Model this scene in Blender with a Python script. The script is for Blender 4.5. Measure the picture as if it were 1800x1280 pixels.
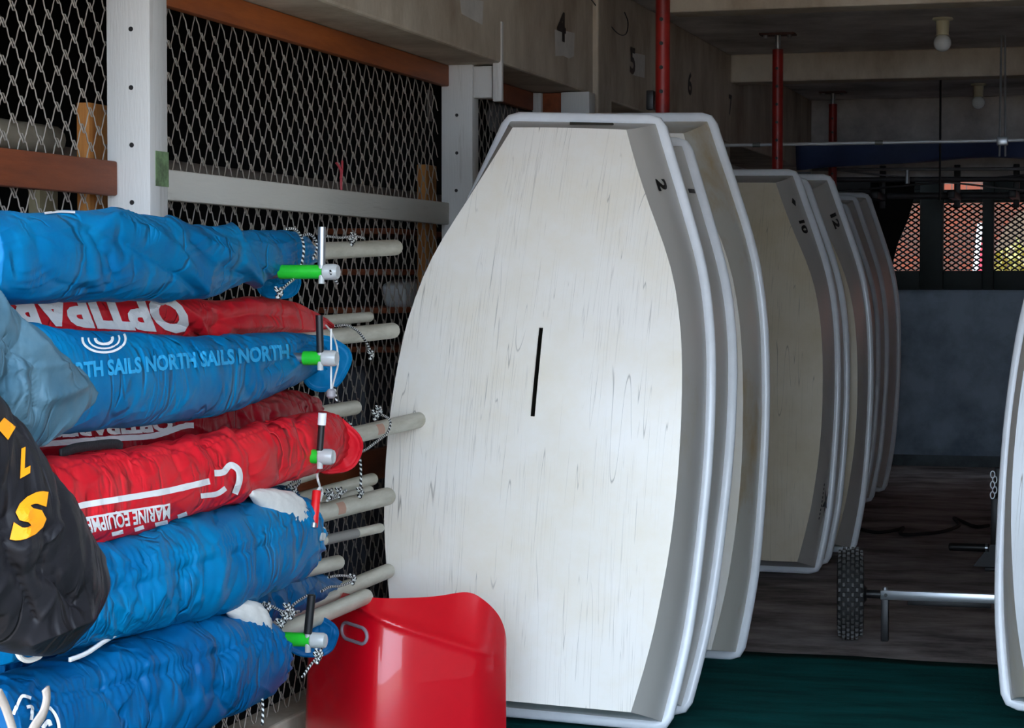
import bpy, bmesh, math, random
import numpy as np
from mathutils import Vector, Matrix, noise
from mathutils.bvhtree import BVHTree

for o in list(bpy.data.objects):
    bpy.data.objects.remove(o)
SC = bpy.context.scene
COL = SC.collection
R = math.radians

# ------------------------------------------------------------------ camera
CAM = Vector((0.0, 0.0, 1.66))
YAW, TILT, FPX = R(15.9), R(2.08), 3854.0
cd = bpy.data.cameras.new('camera')
cd.sensor_width = 36.0
cd.lens = FPX / 1800.0 * 36.0
cd.clip_end = 300
cam = bpy.data.objects.new('camera', cd)
COL.objects.link(cam)
cam.location = CAM
cam.rotation_euler = (R(90) - TILT, 0, YAW)
SC.camera = cam

# ------------------------------------------------------------------ light
w = bpy.data.worlds.new('sky')
SC.world = w
w.use_nodes = True
bg = w.node_tree.nodes['Background']
bg.inputs[0].default_value = (0.66, 0.81, 1.0, 1)
bg.inputs[1].default_value = 1.25
sl = bpy.data.lights.new('sun', 'SUN')
sl.energy = 2.6
sl.angle = R(0.6)
sl.color = (1.0, 0.93, 0.82)
sun = bpy.data.objects.new('sun', sl)
COL.objects.link(sun)
sun.rotation_euler = (R(-38), R(14), 0)      # high sun from behind the building: the yard is lit, the shed in shade
vs = SC.view_settings
vs.view_transform = 'Standard'
vs.look = 'None'
vs.gamma = 1.0
vs.use_curve_mapping = False
vs.exposure = 2.7

# ------------------------------------------------------------------ pixel -> world helpers (true distances)
_F = Vector((-math.sin(YAW) * math.cos(TILT), math.cos(YAW) * math.cos(TILT), -math.sin(TILT)))
_R = Vector((math.cos(YAW), math.sin(YAW), 0))
_U = _R.cross(_F)
def ray(px, py):
    return _F + _R * ((px - 900) / FPX) + _U * ((640 - py) / FPX)
def atX(px, py, X):
    d = ray(px, py); return CAM + d * ((X - CAM.x) / d.x)
def atY(px, py, Y):
    d = ray(px, py); return CAM + d * ((Y - CAM.y) / d.y)
def atZ(px, py, Z):
    d = ray(px, py); return CAM + d * ((Z - CAM.z) / d.z)

# ------------------------------------------------------------------ materials
MATS = {}
def lin(c):
    return tuple(((x / 255.0) / 12.92 if x / 255.0 <= 0.04045 else ((x / 255.0 + 0.055) / 1.055) ** 2.4) for x in c)
def mat(name, rgb, rough=0.6, metal=0.0, var=0.0, vscale=6.0, rgb2=None, bump=0.0, bscale=40.0,
        stretch=(1, 1, 1), spec=0.5, trans=0.0, coat=0.0, sheen=0.0, detail=6.0, lo=0.35, hi=0.65, emit=None):
    """Principled material with optional noise blend towards a second colour and noise bump."""
    if name in MATS: return MATS[name]
    m = bpy.data.materials.new(name); m.use_nodes = True
    nt = m.node_tree; b = nt.nodes['Principled BSDF']
    c = lin(rgb)
    b.inputs['Base Color'].default_value = (*c, 1)
    b.inputs['Roughness'].default_value = rough
    b.inputs['Metallic'].default_value = metal
    b.inputs['Specular IOR Level'].default_value = spec
    b.inputs['Transmission Weight'].default_value = trans
    b.inputs['Coat Weight'].default_value = coat
    b.inputs['Sheen Weight'].default_value = sheen
    if emit:
        b.inputs['Emission Color'].default_value = (*lin(emit[0]), 1); b.inputs['Emission Strength'].default_value = emit[1]
    tc = nt.nodes.new('ShaderNodeTexCoord'); mp = nt.nodes.new('ShaderNodeMapping')
    mp.inputs['Scale'].default_value = stretch
    nt.links.new(tc.outputs['Object'], mp.inputs[0])
    if var > 0 or rgb2:
        n = nt.nodes.new('ShaderNodeTexNoise'); n.inputs['Scale'].default_value = vscale
        n.inputs['Detail'].default_value = detail; n.inputs['Roughness'].default_value = 0.65
        nt.links.new(mp.outputs[0], n.inputs['Vector'])
        rp = nt.nodes.new('ShaderNodeValToRGB')
        rp.color_ramp.elements[0].position = lo; rp.color_ramp.elements[1].position = hi
        c2 = lin(rgb2) if rgb2 else tuple(x * (1 - var) for x in c)
        rp.color_ramp.elements[0].color = (*c2, 1); rp.color_ramp.elements[1].color = (*c, 1)
        nt.links.new(n.outputs['Fac'], rp.inputs[0])
        nt.links.new(rp.outputs[0], b.inputs['Base Color'])
    if bump > 0:
        n2 = nt.nodes.new('ShaderNodeTexNoise'); n2.inputs['Scale'].default_value = bscale
        n2.inputs['Detail'].default_value = 5
        nt.links.new(mp.outputs[0], n2.inputs['Vector'])
        bp = nt.nodes.new('ShaderNodeBump'); bp.inputs['Strength'].default_value = bump
        bp.inputs['Distance'].default_value = 0.01
        nt.links.new(n2.outputs['Fac'], bp.inputs['Height'])
        nt.links.new(bp.outputs[0], b.inputs['Normal'])
    MATS[name] = m
    return m

def mat_scratched(name, rgb, rgb_dirt, rough=0.34, amount=0.5):
    """Worn gelcoat: broad stains plus hairline scratches that mostly run along the hull."""
    m = mat(name, rgb, rough=rough, rgb2=rgb_dirt, vscale=2.2, lo=0.25, hi=0.6, coat=0.1)
    nt = m.node_tree; b = nt.nodes['Principled BSDF']
    col = b.inputs['Base Color'].links[0].from_socket
    tc = nt.nodes.new('ShaderNodeTexCoord')
    def noise_of(st, rot, sc, det, loc=(0, 0, 0), dist=0.0):
        mp = nt.nodes.new('ShaderNodeMapping'); mp.inputs['Scale'].default_value = st
        mp.inputs['Rotation'].default_value = (0, R(rot), 0); mp.inputs['Location'].default_value = loc
        nt.links.new(tc.outputs['Object'], mp.inputs[0])
        n = nt.nodes.new('ShaderNodeTexNoise'); n.inputs['Scale'].default_value = sc
        n.inputs['Detail'].default_value = det; n.inputs['Distortion'].default_value = dist
        nt.links.new(mp.outputs[0], n.inputs['Vector'])
        return n.outputs['Fac']
    def rng(x, a, b_, c, d):
        r_ = nt.nodes.new('ShaderNodeMapRange')
        for k, v in ((1, a), (2, b_), (3, c), (4, d)): r_.inputs[k].default_value = v
        nt.links.new(x, r_.inputs[0]); return r_.outputs[0]
    def op(o_, x, y):
        q = nt.nodes.new('ShaderNodeMath'); q.operation = o_
        for k, v in ((0, x), (1, y)):
            if isinstance(v, float): q.inputs[k].default_value = v
            else: nt.links.new(v, q.inputs[k])
        return q.outputs[0]
    for k, (st, rot, sc, eps, mst, mlo, a) in enumerate((
            ((16, 1, .30), 2, 2.0, .0045, (6, 1, 1.4), .48, .55),
            ((10, 1, .26), -9, 1.9, .004, (4, 1, 1.2), .53, .7),
            ((6, 1, .5), 20, 1.6, .0035, (4, 1, 2), .56, .6),
            ((44, 1, .6), 1, 2.0, .02, (3, 1, 1.4), .47, .22))):
        line = rng(op('ABSOLUTE', op('SUBTRACT', noise_of(st, rot, sc, 1.0, (k * 3.1, 0, k * 1.7)), .5), 0.0), 0.0, eps, 1.0, 0.0)
        mask = rng(noise_of(mst, rot, 1.6, 2.0, (k, 0, k * 5.3)), mlo, mlo + .08, 0.0, a * amount * 2)
        f = op('MULTIPLY', line, mask)
        mx = nt.nodes.new('ShaderNodeMix'); mx.data_type = 'RGBA'
        mx.inputs[7].default_value = (*lin((104, 94, 78)), 1)
        nt.links.new(f, mx.inputs[0]); nt.links.new(col, mx.inputs[6])
        col = mx.outputs[2]
    nt.links.new(col, b.inputs['Base Color'])
    return m

def mat_cord(name, rgb_a, rgb_b, freq=55.0, duty=0.5):
    m = bpy.data.materials.new(name); m.use_nodes = True
    nt = m.node_tree; b = nt.nodes['Principled BSDF']; b.inputs['Roughness'].default_value = 0.7
    uv = nt.nodes.new('ShaderNodeUVMap'); sp = nt.nodes.new('ShaderNodeSeparateXYZ')
    nt.links.new(uv.outputs[0], sp.inputs[0])
    m1 = nt.nodes.new('ShaderNodeMath'); m1.operation = 'MULTIPLY_ADD'; m1.inputs[1].default_value = freq
    nt.links.new(sp.outputs[0], m1.inputs[0]); nt.links.new(sp.outputs[1], m1.inputs[2])
    fr = nt.nodes.new('ShaderNodeMath'); fr.operation = 'FRACT'; nt.links.new(m1.outputs[0], fr.inputs[0])
    gt = nt.nodes.new('ShaderNodeMath'); gt.operation = 'GREATER_THAN'; gt.inputs[1].default_value = duty
    nt.links.new(fr.outputs[0], gt.inputs[0])
    mx = nt.nodes.new('ShaderNodeMix'); mx.data_type = 'RGBA'
    mx.inputs[6].default_value = (*lin(rgb_a), 1); mx.inputs[7].default_value = (*lin(rgb_b), 1)
    nt.links.new(gt.outputs[0], mx.inputs[0]); nt.links.new(mx.outputs[2], b.inputs['Base Color'])
    MATS[name] = m
    return m

def mat_brick(name, a, b_, mortar, scale):
    m = bpy.data.materials.new(name); m.use_nodes = True
    nt = m.node_tree; b = nt.nodes['Principled BSDF']; b.inputs['Roughness'].default_value = 0.9
    tc = nt.nodes.new('ShaderNodeTexCoord'); mp = nt.nodes.new('ShaderNodeMapping')
    mp.inputs['Rotation'].default_value = (R(90), 0, 0)
    br = nt.nodes.new('ShaderNodeTexBrick'); br.inputs['Scale'].default_value = scale
    br.inputs['Color1'].default_value = (*lin(a), 1); br.inputs['Color2'].default_value = (*lin(b_), 1)
    br.inputs['Mortar'].default_value = (*lin(mortar), 1)
    nt.links.new(tc.outputs['Object'], mp.inputs[0]); nt.links.new(mp.outputs[0], br.inputs[0])
    nt.links.new(br.outputs[0], b.inputs['Base Color'])
    MATS[name] = m
    return m

def mat_cloth(name, rgb, rgb2, rough=0.46, crease=1.0, seed=0.0):
    """Nylon with long pull creases: flat panels parted by narrow valleys in two slanting directions."""
    m = mat(name, rgb, rough=rough, spec=0.16, rgb2=rgb2, vscale=4)
    nt = m.node_tree; b = nt.nodes['Principled BSDF']
    tc = nt.nodes.new('ShaderNodeTexCoord')
    def nz(scale, rot, loc, sc, det, dist):
        mp = nt.nodes.new('ShaderNodeMapping'); mp.inputs['Scale'].default_value = scale
        mp.inputs['Rotation'].default_value = (R(rot), 0, 0); mp.inputs['Location'].default_value = loc
        nt.links.new(tc.outputs['Object'], mp.inputs[0])
        n = nt.nodes.new('ShaderNodeTexNoise'); n.inputs['Scale'].default_value = sc
        n.inputs['Detail'].default_value = det; n.inputs['Distortion'].default_value = dist
        nt.links.new(mp.outputs[0], n.inputs['Vector']); return n.outputs['Fac']
    def mth(o_, x, y=None):
        q = nt.nodes.new('ShaderNodeMath'); q.operation = o_
        for k, v in ((0, x), (1, y)):
            if v is None: continue
            if isinstance(v, float): q.inputs[k].default_value = v
            else: nt.links.new(v, q.inputs[k])
        return q.outputs[0]
    def mr(x, a, b_, c, d):
        r_ = nt.nodes.new('ShaderNodeMapRange'); r_.interpolation_type = 'SMOOTHSTEP'
        for k, v in ((1, a), (2, b_), (3, c), (4, d)): r_.inputs[k].default_value = v
        nt.links.new(x, r_.inputs[0]); return r_.outputs[0]
    tot = None
    for k, (st, rot, sc, wd, mlo, amp) in enumerate((((1, 1.0, .38), 38, 6.0, .07, .46, 1.0), ((1, 1.0, .32), -34, 8.0, .07, .50, .8), ((1, 1.0, .3), 8, 17.0, .10, .52, .4))):
        ln = mr(mth('ABSOLUTE', mth('SUBTRACT', nz(st, rot, (0, seed + k * 7.7, k * 3.3), sc, 1.5, .6), .5)), 0.0, wd, -1.0, 0.0)
        mk = mr(nz((1, 1, 1), 0, (seed, k * 4.4, 2.0), 4.5, 1.0, 0.0), mlo, mlo + .14, 0.0, amp)
        t = mth('MULTIPLY', ln, mk)
        tot = t if tot is None else mth('ADD', tot, t)
    bp = nt.nodes.new('ShaderNodeBump'); bp.inputs['Strength'].default_value = 0.8 * crease
    bp.inputs['Distance'].default_value = 0.010
    nt.links.new(tot, bp.inputs['Height'])
    fine = nt.nodes.new('ShaderNodeBump'); fine.inputs['Strength'].default_value = .10; fine.inputs['Distance'].default_value = .004
    nt.links.new(nz((1, 1, 1), 0, (0, 0, 0), 40.0, 2.0, 0.0), fine.inputs['Height'])
    nt.links.new(bp.outputs[0], fine.inputs['Normal'])
    nt.links.new(fine.outputs[0], b.inputs['Normal'])
    return m

# the palette
M_gel = mat_scratched('worn_gelcoat', (248, 242, 233), (240, 228, 206))
M_gel2 = mat_scratched('yellowed_gelcoat', (222, 208, 184), (206, 188, 152))
M_gel3 = mat_scratched('grey_gelcoat', (196, 198, 200), (178, 182, 184), amount=0.9)
M_side = mat('hull_side_gelcoat', (204, 198, 190), rough=0.4, rgb2=(192, 176, 138), vscale=1.4, lo=0.22, hi=0.45)  # base darker than the bottom: side shade put into the colour, plus staining
M_side_y = mat('hull_side_stained', (212, 206, 194), rough=0.4, rgb2=(188, 150, 70), vscale=1.7, lo=0.30, hi=0.52)
M_rim = mat('gunwale_plastic', (232, 234, 238), rough=0.28, coat=0.3, var=0.08, vscale=9)
M_black = mat('black_print', (18, 16, 16), rough=0.5)
M_slot = mat('dark_slot', (40, 36, 24), rough=0.8)
M_conc = mat('painted_concrete', (206, 194, 176), rough=0.85, rgb2=(150, 132, 112), vscale=2.2, lo=0.3, hi=0.62, bump=0.25, bscale=30, stretch=(1, 1, 0.5), detail=9)
M_conc_d = mat('weathered_concrete', (232, 226, 220), rough=0.9, rgb2=(158, 152, 148), vscale=1.6, lo=0.35, hi=0.7, bump=0.3, bscale=22, detail=10)
M_patch = mat('whitewash_patch', (214, 210, 204), rough=0.85, var=0.15, vscale=12)
M_floor = mat('stained_floor', (186, 176, 172), rough=0.85, spec=0.2, rgb2=(96, 88, 88), vscale=2.6, lo=0.36, hi=0.68, bump=0.3, bscale=20, stretch=(0.7, 1.3, 1), detail=15)
M_carpet = mat('green_carpet_pile', (8, 80, 78), rough=1.0, spec=0.08, var=0.5, vscale=3.5, bump=0.6, bscale=70, stretch=(0.6, 2.2, 1))
M_white = mat('white_painted_wood', (206, 204, 200), rough=0.65, rgb2=(160, 152, 142), vscale=3.0, lo=0.2, hi=0.42, bump=0.2, bscale=24, stretch=(6, 6, 0.5), detail=10)
M_whiter = mat('white_painted_rail', (214, 210, 200), rough=0.65, rgb2=(150, 138, 122), vscale=3.0, lo=0.2, hi=0.4, bump=0.2, bscale=24, stretch=(6, 0.5, 6), detail=10)
M_orange = mat('rust_stained_timber', (176, 92, 34), rough=0.6, rgb2=(118, 54, 20), vscale=2.2, lo=0.3, hi=0.68, bump=0.2, bscale=20, stretch=(5, 0.6, 5), detail=10)
M_brown = mat('brown_timber', (150, 74, 34), rough=0.65, rgb2=(98, 44, 18), vscale=2.4, lo=0.3, hi=0.68, bump=0.2, bscale=20, stretch=(5, 0.6, 5), detail=10)
M_stake = mat('pine_stake', (214, 150, 78), rough=0.7, rgb2=(168, 100, 42), vscale=5, stretch=(6, 6, 0.4), lo=0.35, hi=0.7)
M_wire = mat('galvanised_wire', (186, 176, 164), rough=0.5, metal=0.4, var=0.3, vscale=5)
M_dark = mat('storage_shade_dark', (26, 24, 24), rough=0.95, var=0.4, vscale=3)  # dark base colour stands in for shade on the storage floor
M_black_wall = mat('shade_black', (12, 12, 13), rough=0.95)  # near-black carries the storage bay's shade; the black sail shares it
M_red_pole = mat('red_painted_steel', (158, 30, 24), rough=0.42, rgb2=(116, 18, 16), vscale=5, lo=0.35, hi=0.6)
M_steel = mat('galvanised_steel', (178, 182, 186), rough=0.32, metal=0.85, var=0.2, vscale=8)
M_alu = mat('anodised_aluminium', (190, 196, 200), rough=0.3, metal=0.9)
M_blackm = mat('black_plastic', (22, 22, 24), rough=0.45)
M_rubber = mat('tyre_rubber', (30, 30, 30), rough=0.8, var=0.2, vscale=20)
M_spar = mat('spar_sleeve', (206, 202, 186), rough=0.45, rgb2=(176, 170, 150), vscale=6, lo=0.3, hi=0.6, stretch=(4, 0.7, 4))
M_sparcap = mat('grey_spar_cap', (110, 110, 104), rough=0.5)
M_sparband = mat('grey_tape', (128, 124, 120), rough=0.5)
M_green = mat('green_sleeve', (40, 200, 50), rough=0.35, var=0.2, vscale=14)
M_clear = mat('clear_plastic_cap', (214, 216, 214), rough=0.25, trans=0.35, coat=0.3)
M_redhull = mat('red_polyethylene', (214, 4, 28), rough=0.32, coat=0.6, var=0.1, vscale=2)
M_ivory = mat('ivory_ceramic', (226, 220, 190), rough=0.4)
M_bulb = mat('opal_glass', (232, 234, 232), rough=0.12, coat=0.6)
M_tarp = mat('dark_blue_tarpaulin', (58, 72, 108), rough=0.6, var=0.35, vscale=3)
M_frame = mat('black_green_window_paint', (24, 38, 38), rough=0.55, var=0.3, vscale=12)
M_cordw = mat_cord('black_white_cord', (20, 20, 22), (222, 222, 218), 62.0, 0.55)
M_cordwh = mat('white_cord', (232, 232, 228), rough=0.6)
M_cordbk = mat('black_rope', (16, 16, 18), rough=0.8)
M_cream = mat('cream_webbing', (206, 190, 176), rough=0.7, var=0.15, vscale=60)
M_webblack = mat('black_webbing', (26, 25, 28), rough=0.75, bump=0.3, bscale=120)
M_print = mat('white_print', (236, 234, 232), rough=0.6)
M_printblue = mat('pale_blue_print', (40, 160, 214), rough=0.6)
M_printorange = mat('orange_print', (250, 150, 10), rough=0.55)
M_sailcloth = mat('white_sailcloth', (226, 222, 216), rough=0.6, var=0.15, vscale=20)
M_bag_blue = mat_cloth('blue_nylon', (0, 94, 146), (0, 76, 128), seed=1.0)
M_bag_blue2 = mat_cloth('bright_blue_nylon', (0, 118, 168), (0, 96, 148), seed=2.0)
M_bag_red = mat_cloth('red_nylon', (222, 42, 50), (204, 22, 38), seed=3.0)
M_bag_dred = mat_cloth('dark_red_nylon', (168, 12, 32), (136, 8, 26), seed=4.0)
M_bag_black = mat_cloth('black_nylon', (36, 35, 38), (26, 25, 28), seed=5.0)
M_bag_grey = mat_cloth('faded_blue_nylon', (84, 114, 128), (52, 86, 104), seed=6.0)
M_ground = mat('yard_concrete', (132, 112, 88), rough=0.9, var=0.15, vscale=1.0)
M_brick = mat_brick('orange_brick', (112, 46, 20), (80, 44, 28), (66, 48, 38), 3.0)
M_green_patch = mat('green_paint_patch', (122, 150, 106), rough=0.8, rgb2=(70, 84, 60), vscale=20)
M_pink = mat('pink_fitting', (206, 130, 178), rough=0.4)
M_redprint = mat('faded_red_print', (196, 150, 128), rough=0.6)

# ------------------------------------------------------------------ mesh helpers
def mesh(name, verts, faces, m=None, smooth=None, uvs=None):
    me = bpy.data.meshes.new(name)
    me.from_pydata([tuple(v) for v in verts], [], faces)
    if uvs is not None:
        ul = me.uv_layers.new(name='UVMap')
        for lp in me.loops:
            ul.data[lp.index].uv = uvs[lp.vertex_index]
    if smooth is not None:
        me.shade_smooth()
        me.set_sharp_from_angle(angle=R(smooth))
    if m: me.materials.append(m)
    me.update()
    return me
def put(name, me, parent=None, loc=None):
    """Link a mesh built in world coordinates; under a parent Empty it keeps its place."""
    o = bpy.data.objects.new(name, me)
    COL.objects.link(o)
    if parent is not None:
        o.parent = parent
        off = Vector(parent.location); p = parent.parent
        while p is not None: off += Vector(p.location); p = p.parent
        o.location = -off if parent.type == 'EMPTY' and parent.get('_world') else (0, 0, 0)
    if loc is not None: o.location = loc
    return o
def tag(o, label=None, cat=None, group=None, kind=None):
    if label: o['label'] = label
    if cat: o['category'] = cat
    if group: o['group'] = group
    if kind: o['kind'] = kind
    return o
def thing(name, loc, label, cat, group=None, rot=(0, 0, 0), world=True):
    o = bpy.data.objects.new(name, None)
    COL.objects.link(o)
    o.empty_display_size = 0.1
    o.location = loc; o.rotation_euler = rot
    if world: o['_world'] = 1
    return tag(o, label, cat, group)

class MB:
    def __init__(s): s.v = []; s.f = []; s.uv = []
    def add(s, vs, fs, uv=None):
        n = len(s.v); s.v += [tuple(v) for v in vs]; s.f += [tuple(i + n for i in f) for f in fs]
        s.uv += uv if uv else [(0, 0)] * len(vs)
        return s
    def box(s, lo, hi, bev=0.0):
        x0, y0, z0 = lo; x1, y1, z1 = hi
        if bev <= 0:
            return s.add([(x0,y0,z0),(x1,y0,z0),(x1,y1,z0),(x0,y1,z0),(x0,y0,z1),(x1,y0,z1),(x1,y1,z1),(x0,y1,z1)],
                         [(0,3,2,1),(4,5,6,7),(0,1,5,4),(1,2,6,5),(2,3,7,6),(3,0,4,7)])
        bm = bmesh.new(); bmesh.ops.create_cube(bm, size=1)
        for v in bm.verts:
            v.co = Vector(((x0+x1)/2 + v.co.x*(x1-x0), (y0+y1)/2 + v.co.y*(y1-y0), (z0+z1)/2 + v.co.z*(z1-z0)))
        bmesh.ops.bevel(bm, geom=bm.edges[:], offset=bev, segments=2, affect='EDGES', profile=0.5)
        bm.verts.index_update()
        s.add([v.co[:] for v in bm.verts], [[v.index for v in f.verts] for f in bm.faces]); bm.free()
        return s
    def tube(s, path, r, n=8, caps=True, closed=False):
        pts = [Vector(p) for p in path]; N = len(pts)
        rr = r if hasattr(r, '__len__') else [r] * N
        vs, uv = [], []
        t0 = (pts[1] - pts[0]).normalized()
        ref = Vector((0, 0, 1)) if abs(t0.z) < 0.9 else Vector((1, 0, 0))
        nrm = (ref - t0 * ref.dot(t0)).normalized(); L = 0
        for i, p in enumerate(pts):
            a = pts[i - 1] if (i > 0 or closed) else pts[i]
            b = pts[(i + 1) % N] if (i < N - 1 or closed) else pts[i]
            t = (b - a).normalized()
            nrm = (nrm - t * nrm.dot(t)).normalized(); bn = t.cross(nrm)
            if i: L += (p - pts[i - 1]).length
            for k in range(n):
                an = 2 * math.pi * k / n
                vs.append(p + (nrm * math.cos(an) + bn * math.sin(an)) * rr[i]); uv.append((L, k / n))
        fs = []
        for i in range(N if closed else N - 1):
            j = (i + 1) % N
            for k in range(n):
                fs.append((i*n+k, i*n+(k+1) % n, j*n+(k+1) % n, j*n+k))
        if caps and not closed:
            fs.append(tuple(range(n - 1, -1, -1))); fs.append(tuple((N-1)*n + k for k in range(n)))
        return s.add(vs, fs, uv)
    def build(s, name, m, parent=None, smooth=35):
        return put(name, mesh(name, s.v, s.f, m, smooth, s.uv), parent)

def spline(pts, n=8, closed=False):
    P = [Vector(p) for p in pts]; out = []; N = len(P)
    for i in range(N if closed else N - 1):
        g = (lambda k: P[k % N]) if closed else (lambda k: P[max(0, min(N - 1, k))])
        a, b, c, d = g(i - 1), g(i), g(i + 1), g(i + 2)
        for k in range(n):
            t = k / n
            out.append(0.5 * ((2*b) + (c-a)*t + (2*a-5*b+4*c-d)*t*t + (3*b-a-3*c+d)*t*t*t))
    if not closed: out.append(P[-1])
    return out
def rod(mb, a, b, r, n=12, rnd=0.0):
    a, b = Vector(a), Vector(b); d = (b - a).normalized(); L = (b - a).length
    if rnd <= 0: return mb.tube([a, b], r, n)
    ps, rs = [a], [r]
    for k in range(6):
        t = k / 5 * math.pi / 2
        ps.append(b - d * rnd * (1 - math.sin(t))); rs.append(r * max(0.15, math.cos(t) ** 0.6))
    return mb.tube(ps, rs, n)
def lathe(mb, prof, origin, axis='z', n=24):
    vs, fs = [], []
    o = Vector(origin)
    for (r, h) in prof:
        for k in range(n):
            a = 2 * math.pi * k / n; c, s_ = r * math.cos(a), r * math.sin(a)
            vs.append(o + (Vector((c, s_, h)) if axis == 'z' else Vector((h, c, s_)) if axis == 'x' else Vector((s_, h, c))))
    for i in range(len(prof) - 1):
        for k in range(n):
            fs.append((i*n+k, i*n+(k+1) % n, (i+1)*n+(k+1) % n, (i+1)*n+k))
    fs.append(tuple(range(n-1, -1, -1))); fs.append(tuple((len(prof)-1)*n+k for k in range(n)))
    return mb.add(vs, fs)
_txt = {}
def text_geo(s, bold=0.0, cuts=0.12):
    """Flat glyph triangles of a string: height ~1 for capitals, split small enough to lie on curved cloth."""
    key = (s, bold, cuts)
    if key in _txt: return _txt[key]
    c = bpy.data.curves.new('t', 'FONT'); c.body = s; c.size = 1.0; c.offset = bold; c.resolution_u = 3
    o = bpy.data.objects.new('t', c); COL.objects.link(o)
    dg = bpy.context.evaluated_depsgraph_get()
    me = bpy.data.meshes.new_from_object(o.evaluated_get(dg))
    bm = bmesh.new(); bm.from_mesh(me)
    bmesh.ops.triangulate(bm, faces=bm.faces[:])
    for _ in range(4):
        es = [e for e in bm.edges if e.calc_length() > cuts]
        if not es: break
        bmesh.ops.subdivide_edges(bm, edges=es, cuts=1)
        bmesh.ops.triangulate(bm, faces=bm.faces[:])
    bm.verts.index_update()
    vs = [(v.co.x / 0.7, v.co.y / 0.7) for v in bm.verts]; fs = [tuple(v.index for v in f.verts) for f in bm.faces]
    bm.free(); bpy.data.objects.remove(o); bpy.data.curves.remove(c); bpy.data.meshes.remove(me)
    _txt[key] = (vs, fs)
    return _txt[key]
def text_width(s, bold=0.0):
    vs, _ = text_geo(s, bold); return max(v[0] for v in vs)

# ================================================================== THE SETTING
XB = -2.69                                        # face of the long concrete beam above the fence
def struct(name, m, boxes, bev=0.0, smooth=None):
    mb = MB()
    for lo, hi in boxes: mb.box(lo, hi, bev)
    o = put(name, mesh(name, mb.v, mb.f, m, smooth)); o['kind'] = 'structure'
    return o
struct('ground', M_ground, [((-40, -40, -0.12), (40, 3.6, -0.02))])
struct('floor', M_floor, [((-6.4, 3.6, -0.15), (3.8, 20.6, 0.0))])
struct('ceiling', M_conc_d, [((-6.4, 3.5, 3.23), (3.8, 20.6, 3.5))])
struct('trim_1', M_conc, [((-2.3, 10.98, 3.04), (3.6, 11.2, 3.23))], 0.01)
struct('trim_2', M_conc, [((XB, 14.9, 3.04), (3.6, 15.12, 3.23))], 0.01)
struct('trim_3', M_conc_d, [((XB, 18.75, 2.55), (3.6, 18.95, 3.23))], 0.01)
wl = struct('wall_left', M_conc, [((-2.96, 4.2, 2.63), (XB, 11.0, 3.23)), ((-3.3, 11.0, 2.63), (XB, 18.9, 3.23))], 0.012)
struct('wall_far_left', M_conc_d, [((-3.4, 11.05, 0.0), (-3.17, 20.4, 2.63))])
struct('column_1', M_conc, [((-2.98, 10.95, 0.0), (XB + 0.03, 11.25, 3.23))], 0.01)
struct('column_2', M_conc, [((-3.2, 14.85, 0.0), (XB - .02, 15.0, 3.23))], 0.01)
struct('wall_right', M_conc_d, [((3.6, 3.5, 0.0), (3.8, 20.6, 3.23))])
struct('wall_front_baffle', M_conc, [((2.0, 3.3, 0.0), (3.8, 3.5, 3.5)), ((-6.4, 3.3, 2.95), (2.0, 3.5, 3.5))], 0.01)  # unseen front wall and lintel, added to hold back sky light
# storage bay behind the fence
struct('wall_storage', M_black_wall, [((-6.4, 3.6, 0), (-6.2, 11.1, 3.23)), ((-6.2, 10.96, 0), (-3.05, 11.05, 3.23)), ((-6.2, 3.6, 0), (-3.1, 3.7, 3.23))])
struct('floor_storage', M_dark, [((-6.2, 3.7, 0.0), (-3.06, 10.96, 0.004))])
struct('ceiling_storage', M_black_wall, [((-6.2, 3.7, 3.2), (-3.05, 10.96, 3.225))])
struct('trim_4', M_conc, [((-3.06, 3.7, 0.0), (-2.9, 10.95, 0.11))], 0.01)
# back wall with the window band
YB = 20.3
wb = struct('wall_back', mat('back_wall_paint', (166, 184, 202), rough=0.85, rgb2=(116, 134, 150), vscale=2.2, lo=0.3, hi=0.6),
            [((-3.3, YB, 0.0), (3.6, YB + 0.25, 1.61))])
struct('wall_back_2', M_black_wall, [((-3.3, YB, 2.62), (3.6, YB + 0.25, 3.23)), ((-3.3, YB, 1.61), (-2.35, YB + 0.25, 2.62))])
struct('baseboard_back', mat('damp_skirting', (112, 122, 126), rough=0.9, var=0.4, vscale=5), [((-3.17, YB - 0.03, 0.0), (3.6, YB, 0.1))])

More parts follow.
